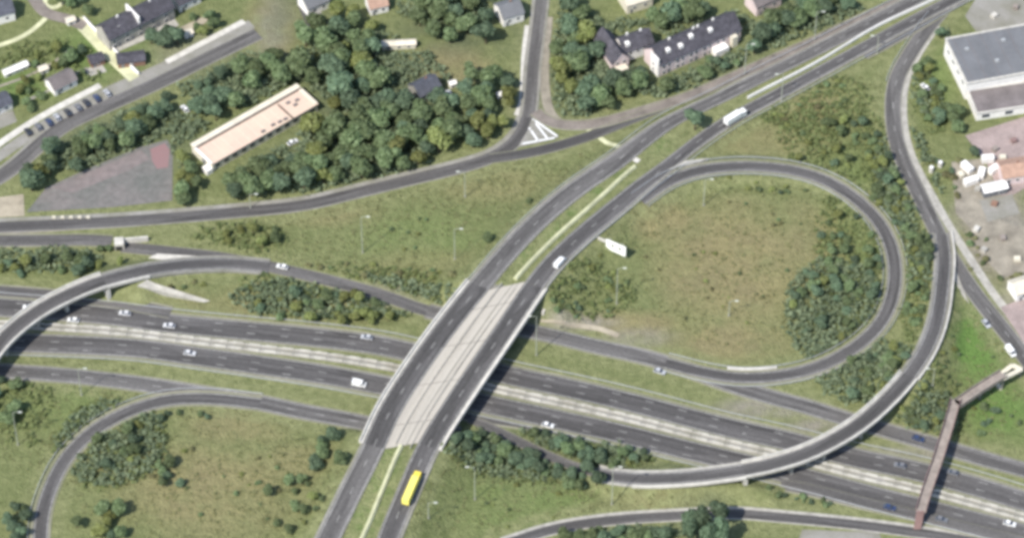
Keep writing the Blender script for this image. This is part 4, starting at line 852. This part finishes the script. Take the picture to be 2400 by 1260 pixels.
def trunk_mesh(seed):
    r_ = random.Random(seed); mb = MB(); mb.tube([(0, 0, -.1), (.02, .01, .5), (.0, .03, 1.0)], [.10, .075, .05], 6)
    for k in range(4): a = r_.uniform(0, 6.28); mb.tube([(0, 0, .55+.1*k), (.25*math.cos(a), .25*math.sin(a), .9+.1*k), (.5*math.cos(a), .5*math.sin(a), 1.15+.1*k)], [.04, .03, .015], 5)
    me = bpy.data.meshes.new('trunk'); me.from_pydata(mb.v, [], mb.f); me.materials.append(M['bark']); return me
LM = dict(dark=M['leaf_dark'], mid=M['leaf_mid'], light=M['leaf_light'], dry=M['leaf_dry'])
CR = {k: [crown_mesh('crown', 10*i+j, LM[k], 6+j % 4, 1000, (.85, 1.0, .75)[j % 3]) for j in range(4)] for i, k in enumerate(LM)}
SH = {k: [crown_mesh('foliage', 200+10*i+j, LM[k], 4+j, 300, .7, (.24, .46)) for j in range(3)] for i, k in enumerate(LM)}
TR = [trunk_mesh(k) for k in range(3)]
KEEPA = None
def free(x, y, r_):
    d = np.sqrt((KEEPA[:, 0]-x)**2+(KEEPA[:, 1]-y)**2)-KEEPA[:, 2]; return d.min() > r_
def plant_tree(x, y, rad, tone, tall=1.0, shrub=False):
    z = gz(x, y); k = rng.randrange(4)
    if shrub:
        t = thing('shrub', '', 'shrub', (x, y, z), rng.uniform(0, 6.28)); o = bpy.data.objects.new('foliage', SH[tone][k % 3]); S.collection.objects.link(o); o.parent = t
        o.location = (0, 0, rad*.45); o.scale = (rad, rad*rng.uniform(.8, 1.15), rad*.85*tall)
        s_ = bpy.data.objects.new('stem', TR[k % 3]); S.collection.objects.link(s_); s_.parent = t; s_.scale = (rad*.5, rad*.5, rad*.6); return t
    nm = 'tree' if rad >= 2.55 else 'bush'
    h0 = rad*(.75 if rad >= 2.15 else .3)*tall; t = thing(nm, '', nm, (x, y, z), rng.uniform(0, 6.28)); o = bpy.data.objects.new('crown', CR[tone][k]); S.collection.objects.link(o); o.parent = t
    o.location = (0, 0, h0+rad*.55*tall); o.scale = (rad, rad*rng.uniform(.85, 1.1), rad*rng.uniform(.9, 1.1)*tall)
    s_ = bpy.data.objects.new('trunk', TR[k % 3]); S.collection.objects.link(s_); s_.parent = t; s_.scale = (rad*.8, rad*.8, h0+rad*.2*tall); return t
CL = {}
PLACED = []
def clump(where, cx, cy, rx, ry, n, rad, tones, shrub=False, tall=1.0, ang=0.0, tight=.53, cat_word='tree'):
    """n plants inside an ellipse given by its pixel centre and radii; they keep off roads and houses"""
    got = 0; tries = 0
    while got < n and tries < n*40:
        tries += 1; a = rng.uniform(0, 6.283); q = math.sqrt(rng.random()); dx, dy = rx*q*math.cos(a), ry*q*math.sin(a)
        x = cx+dx*math.cos(ang)-dy*math.sin(ang); y = cy+dx*math.sin(ang)+dy*math.cos(ang); r_ = rng.uniform(*rad)
        p = P(x, y, r_*(.4 if shrub else 1.25)*tall)
        if not free(p.x, p.y, r_*(.55 if shrub else .6)): continue
        if any((p.x-u)**2+(p.y-v)**2 < (tight*(r_+w2))**2 for u, v, w2 in PLACED): continue
        tone = rng.choice(tones); t = plant_tree(p.x, p.y, r_, tone, tall, shrub); PLACED.append((p.x, p.y, r_)); CL.setdefault((where, shrub), []).append((t, tone, r_)); got += 1
def finish_labels():
    TN = dict(dark='dark green', mid='mid green', light='yellow green', dry='olive'); ON = ['first', 'second', 'third', 'fourth', 'fifth', 'sixth', 'seventh', 'eighth', 'ninth', 'tenth', 'eleventh', 'twelfth']
    for (where, shrub), lst in CL.items():
        ys = sorted(Q(t.location)[1] for t, _, _ in lst); n = len(lst); rs = sorted(r_ for _, _, r_ in lst); cls = {}
        for t, tone, r_ in lst:
            y = Q(t.location)[1]; row = '' if n < 7 else (', back of' if y < ys[n//3] else (', middle of' if y < ys[2*n//3] else ', front of'))
            sz = '' if n < 3 else ('small' if r_ < rs[n//2] else 'large'); cls.setdefault((row, sz, tone, t['category']), []).append(t)
        for (row, sz, tone, w0), ts in cls.items():
            ts.sort(key=lambda t: Q(t.location)[0])
            for i, t in enumerate(ts):
                o = '' if len(ts) == 1 else (', ' + ('left one' if i == 0 else 'right one') if len(ts) == 2 else f', {ON[min(i, 11)]} from left')
                t['label'] = f'{sz} {TN[tone]} {w0}{row or " in"} {where}{o}'.strip(); t['group'] = f'{w0}s in {where}'
KEEPA = np.array(KEEP)
single = lambda where, x, y, r_, tone, shrub=False, tall=1.0: clump(where, x, y, 1, 1, 1, (r_, r_), [tone], shrub, tall, 0, .2)
DM, DMM, ML, LD = ['dark', 'dark', 'mid', 'mid'], ['dark', 'mid', 'mid', 'mid', 'light', 'dark'], ['mid', 'light'], ['light', 'dry', 'mid']
def vegetation():
    p = P(1628, 312); t = plant_tree(p.x, p.y, 4.6, 'dark'); t['label'] = 'round dark tree standing between the two lanes of the main road'; t['group'] = 'trees by the main road'; PLACED.append((p.x, p.y, 4.6))
    for x, y, r_, lab in ((1398, 1140, 3.4, 'dark tree hanging over the left end of the flyover slip road, front one'), (1378, 1112, 3.0, 'dark tree hanging over the left end of the flyover slip road, rear one')):
        p = P(x, y); t = plant_tree(p.x, p.y, r_, 'dark'); t['label'] = lab; t['group'] = 'trees by the flyover end'; PLACED.append((p.x, p.y, r_))
    clump('the wood beside the pale building', 790, 190, 115, 150, 25, (3.8, 6.2), DMM, tight=.5)
    clump('the wood by the slate roof', 955, 300, 130, 90, 24, (3.4, 5.6), DMM, tight=.52)
    clump('the wood below the pale building', 740, 400, 220, 48, 21, (3.2, 5.2), DMM, ang=-.2, tight=.52)
    clump('the top centre wood', 1080, 30, 110, 56, 14, (3.5, 5.5), DM)
    clump('the grove by the side street', 1130, 245, 105, 85, 19, (3, 5), DMM)
    clump('the upper centre green belt', 800, 60, 80, 70, 9, (3.2, 5.3), ['mid', 'mid', 'light'])
    clump('the wood right of the side street', 1340, 140, 60, 140, 16, (3.2, 5.5), DMM)
    clump('the wood before the two houses', 1470, 215, 110, 45, 9, (3, 5), DM, ang=-.3)
    clump('the wood behind the two houses', 1590, 40, 90, 45, 7, (3.2, 5.3), DM)
    clump('the row house garden', 1690, 160, 50, 26, 7, (1.8, 3), DMM)
    clump('the wood by the upper main road', 1880, 60, 130, 50, 12, (3.2, 5.3), DM, ang=-.45)
    clump('the south side of the left street', 330, 262, 200, 12, 12, (1.8, 2.6), ['dark', 'mid'], ang=-.42); clump('the belt above the pale building', 560, 195, 130, 45, 13, (3, 4.8), DM, ang=-.5)
    clump('the belt above the grey yard', 260, 335, 190, 42, 14, (3, 5), DMM, ang=-.42)
    clump('the dense corner left of the grey yard', 95, 385, 45, 55, 6, (3.7, 5.5), ['dark'])
    clump('the strip beside the grey yard', 435, 395, 36, 75, 7, (2.4, 3.6), DMM)
    clump('the upper left gardens', 385, 85, 45, 30, 4, (3.2, 4.6), ['dark']); clump('the left gardens', 130, 160, 110, 60, 12, (1.6, 3.2), ['mid', 'mid', 'light', 'dark']); clump('the far left lawn', 40, 225, 60, 30, 5, (1.6, 2.6), ML)
    clump('the upper left corner', 170, 15, 60, 25, 4, (2.2, 3.2), ['dark', 'mid']); clump('the sunny upper left lawn', 460, 50, 50, 35, 6, (1.8, 3), ML)
    clump('the left motorway strip', 120, 615, 170, 26, 14, (1.6, 3), ['mid', 'dark', 'light'])
    clump('the gap by the white portal', 245, 572, 16, 12, 4, (1.2, 1.8), ['mid', 'light'])
    clump('the thicket left of the viaduct', 600, 548, 75, 24, 8, (1.6, 2.8), ML); single('the grass beside the viaduct', 1140, 570, 2.2, 'mid'); single('the grass left of the viaduct top', 1240, 482, 2.0, 'mid', True)
    clump('the grass right of the tall lamp', 950, 545, 90, 40, 7, (0.8, 1.6), ['mid', 'light'], True); single('the grass under the curved street', 1060, 655, 2.0, 'dry', True)
    clump('the collector road near verge', 790, 712, 230, 36, 29, (1.4, 2.8), ['mid', 'dark', 'light', 'light']); clump('the collector road far verge', 820, 640, 220, 24, 24, (0.9, 1.8), ['mid', 'light', 'dry'], True)
    clump('the verge by the wing wall', 520, 668, 130, 18, 9, (0.9, 1.8), ['mid', 'dry', 'light'], True)
    clump('XX', 0, 0, 1, 1, 0, (1, 1), ['dark'])
    clump('the right part of the loop', 1960, 700, 100, 120, 26, (1.6, 3), DMM, ang=.2); clump('the right bend inside the loop', 2000, 580, 80, 110, 19, (1.4, 2.4), DMM)
    clump('the upper part of the loop', 1830, 430, 170, 24, 9, (1, 2), ['mid', 'dark', 'light'], True); clump('the loop meadow', 1700, 610, 220, 150, 29, (0.6, 1.3), ['dry', 'mid', 'light', 'dry'], True)
    clump('the green below the signboard', 1390, 660, 90, 50, 12, (0.8, 1.8), ML, True); clump('the patch under the viaduct edge', 1350, 735, 90, 20, 8, (1, 2), ['dark', 'mid'], True)
    clump('the scrub between loop and street', 2120, 480, 70, 200, 38, (1.4, 2.6), ['mid', 'mid', 'light', 'dark'], ang=-.12); clump('the scrub above the loop', 1960, 320, 110, 90, 21, (1.3, 2.6), ['mid', 'light', 'mid', 'dark'])
    clump('the top right meadow', 1900, 230, 130, 50, 14, (0.9, 2), ['light', 'mid', 'dry'], True, ang=-.4)
    clump('the hedge beside the warehouse', 2180, 150, 34, 130, 17, (1.6, 2.8), ['mid', 'light', 'mid', 'dark']); clump('the warehouse corner', 2225, 270, 34, 34, 6, (2.2, 3.2), ['dark', 'mid'])
    clump('the yard at the right', 2220, 430, 60, 90, 9, (1, 2.2), ['mid', 'dark', 'dry'], True); clump('the rough ground by the street', 2330, 600, 70, 90, 12, (0.9, 2), ['dry', 'mid'], True); single('the pink yard', 2282, 352, 2.4, 'dark')
    clump('the wedge between loop and flyover', 2030, 880, 110, 60, 17, (1.6, 2.8), DMM, ang=-.5); clump('the slope under the flyover bend', 2150, 730, 34, 140, 19, (1.2, 2.2), ML)
    clump('the lush lawn right of the flyover', 2270, 870, 80, 90, 10, (0.7, 1.6), ['mid', 'light'], True); clump('the bank right of the flyover', 2170, 980, 60, 60, 10, (1.4, 2.6), DMM); clump('the grass right of the footbridge', 2330, 985, 70, 50, 8, (1.2, 2.4), DMM, True)
    clump('the dark belt below the motorway', 1250, 1055, 190, 50, 46, (1.8, 3.2), ['dark', 'dark', 'mid'], ang=.13, tight=.44); clump('the flyover end', 1345, 1105, 45, 34, 9, (1.6, 2.6), ['dark', 'mid'], tight=.45); clump('the right end of the dark belt', 1440, 1065, 80, 26, 9, (1.4, 2.4), DMM)
    clump('the dark block at the bottom', 1660, 1206, 50, 50, 6, (3.2, 4.6), ['dark'], tall=1.8, tight=.45); clump('the bottom edge grove', 1440, 1250, 130, 16, 14, (2, 3.2), ['dark', 'mid']); clump('the verge of the bottom road', 1900, 1160, 220, 18, 10, (0.9, 1.8), ['mid', 'dark'], True, ang=.15)
    clump('the grass right of the lorry', 1170, 1180, 160, 60, 10, (0.6, 1.2), ['mid', 'light'], True)
    clump('the lower left loop edge', 270, 1030, 90, 60, 14, (1.4, 2.6), ['mid', 'light', 'dark'], ang=-.6); clump('the lower left loop centre', 400, 1095, 50, 36, 6, (1.8, 2.8), DMM); clump('the lower left loop bottom', 235, 1225, 70, 46, 8, (2.2, 3.4), DMM)
    clump('the lower left loop meadow', 520, 1120, 220, 110, 22, (0.6, 1.4), ['mid', 'dry', 'light'], True); clump('the foot of the viaduct', 775, 1060, 48, 46, 7, (2, 3.2), ['dark', 'mid']); clump('the slope beside the lower main road', 690, 1180, 70, 80, 14, (1.2, 2.4), ['mid', 'light', 'mid'])
    clump('the lower left loop top', 460, 968, 110, 12, 5, (1.2, 2), ['dark', 'mid']); clump('the left edge below the motorway', 15, 940, 34, 60, 7, (1.8, 3), DM); clump('the lower left corner', 30, 1225, 50, 40, 7, (2, 3.2), DM)
vegetation(); finish_labels()

# undergrowth and meadow tufts: uncountable ground cover
def cover(name, spots, m, dens, size, h, off=1.1):
    KA = np.array(KEEP); pts = []
    for cx, cy, rx, ry in spots:
        c = P(cx, cy); a, b2 = rx/PPM, ry/PPM/math.sin(EL); n = int(a*b2*3.1*dens)
        for _ in range(n):
            q = math.sqrt(rng.random()); an = rng.uniform(0, 6.283); pts.append((c.x+a*q*math.cos(an), c.y+b2*q*math.sin(an)))
    pts = np.array(pts); ok = np.ones(len(pts), bool)
    for s0 in range(0, len(pts), 3000):
        d = np.sqrt((pts[s0:s0+3000, :1]-KA[:, 0])**2+(pts[s0:s0+3000, 1:]-KA[:, 1])**2)-KA[:, 2]; ok[s0:s0+3000] = d.min(1) > off
    pts = pts[ok]; zs = heights(pts[:, 0], pts[:, 1]); mb = MB()
    for (x, y), z in zip(pts, zs):
        for _ in range(rng.choice((3, 4, 5))):
            s_ = rng.uniform(*size); p = Vector((x+rng.gauss(0, s_), y+rng.gauss(0, s_), z+rng.uniform(.1, h))); nrm = Vector((rng.gauss(0, .6), rng.gauss(0, .6), 1)).normalized(); a = nrm.cross(Vector((rng.gauss(0, 1), rng.gauss(0, 1), .1))).normalized()*s_; b2 = nrm.cross(a)
            mb.add([p-a-b2*.6, p+a-b2*.7, p+a*.7+b2*.9, p-a*.8+b2*.6], [(0, 1, 2, 3)])
    me = bpy.data.meshes.new(name); me.from_pydata(mb.v, [], mb.f); me.materials.append(m); o = bpy.data.objects.new(name, me); S.collection.objects.link(o); o['kind'] = 'stuff'
cover('undergrowth', [(850, 240, 220, 180), (1080, 22, 160, 50), (1340, 150, 110, 150), (1560, 130, 200, 110), (1880, 60, 200, 70), (280, 330, 230, 90), (560, 190, 160, 70), (760, 400, 260, 60), (1960, 740, 120, 130), (1270, 1050, 240, 70), (2030, 880, 120, 70), (800, 700, 260, 50), (2180, 150, 60, 150), (2130, 480, 80, 200), (260, 1040, 120, 90), (60, 610, 180, 30), (1440, 1245, 150, 25), (2170, 980, 70, 70)], M['under'], .55, (.3, .8), 2.4, 1.5)
cover('low_scrub', [(800, 660, 240, 40), (830, 715, 230, 36), (2120, 480, 90, 210), (1960, 330, 140, 100), (2000, 620, 90, 200), (2150, 760, 40, 150), (2170, 960, 90, 90), (1900, 240, 150, 80), (260, 1040, 130, 100), (1380, 690, 110, 60), (2180, 170, 60, 160), (560, 560, 110, 40), (100, 160, 150, 70), (60, 960, 60, 90), (1280, 1060, 250, 70)], M['scrub'], .32, (.25, .7), 1.3, 1.2)
cover('meadow_grass', [(1720, 610, 320, 200), (950, 560, 420, 110), (1150, 440, 260, 70), (480, 1110, 320, 150), (1200, 1170, 260, 110), (1900, 260, 220, 110), (180, 980, 200, 140), (2280, 880, 110, 150), (700, 1150, 110, 110), (1330, 400, 130, 90), (1450, 1160, 160, 50)], M['grass_tuft'], .13, (.16, .38), .45)
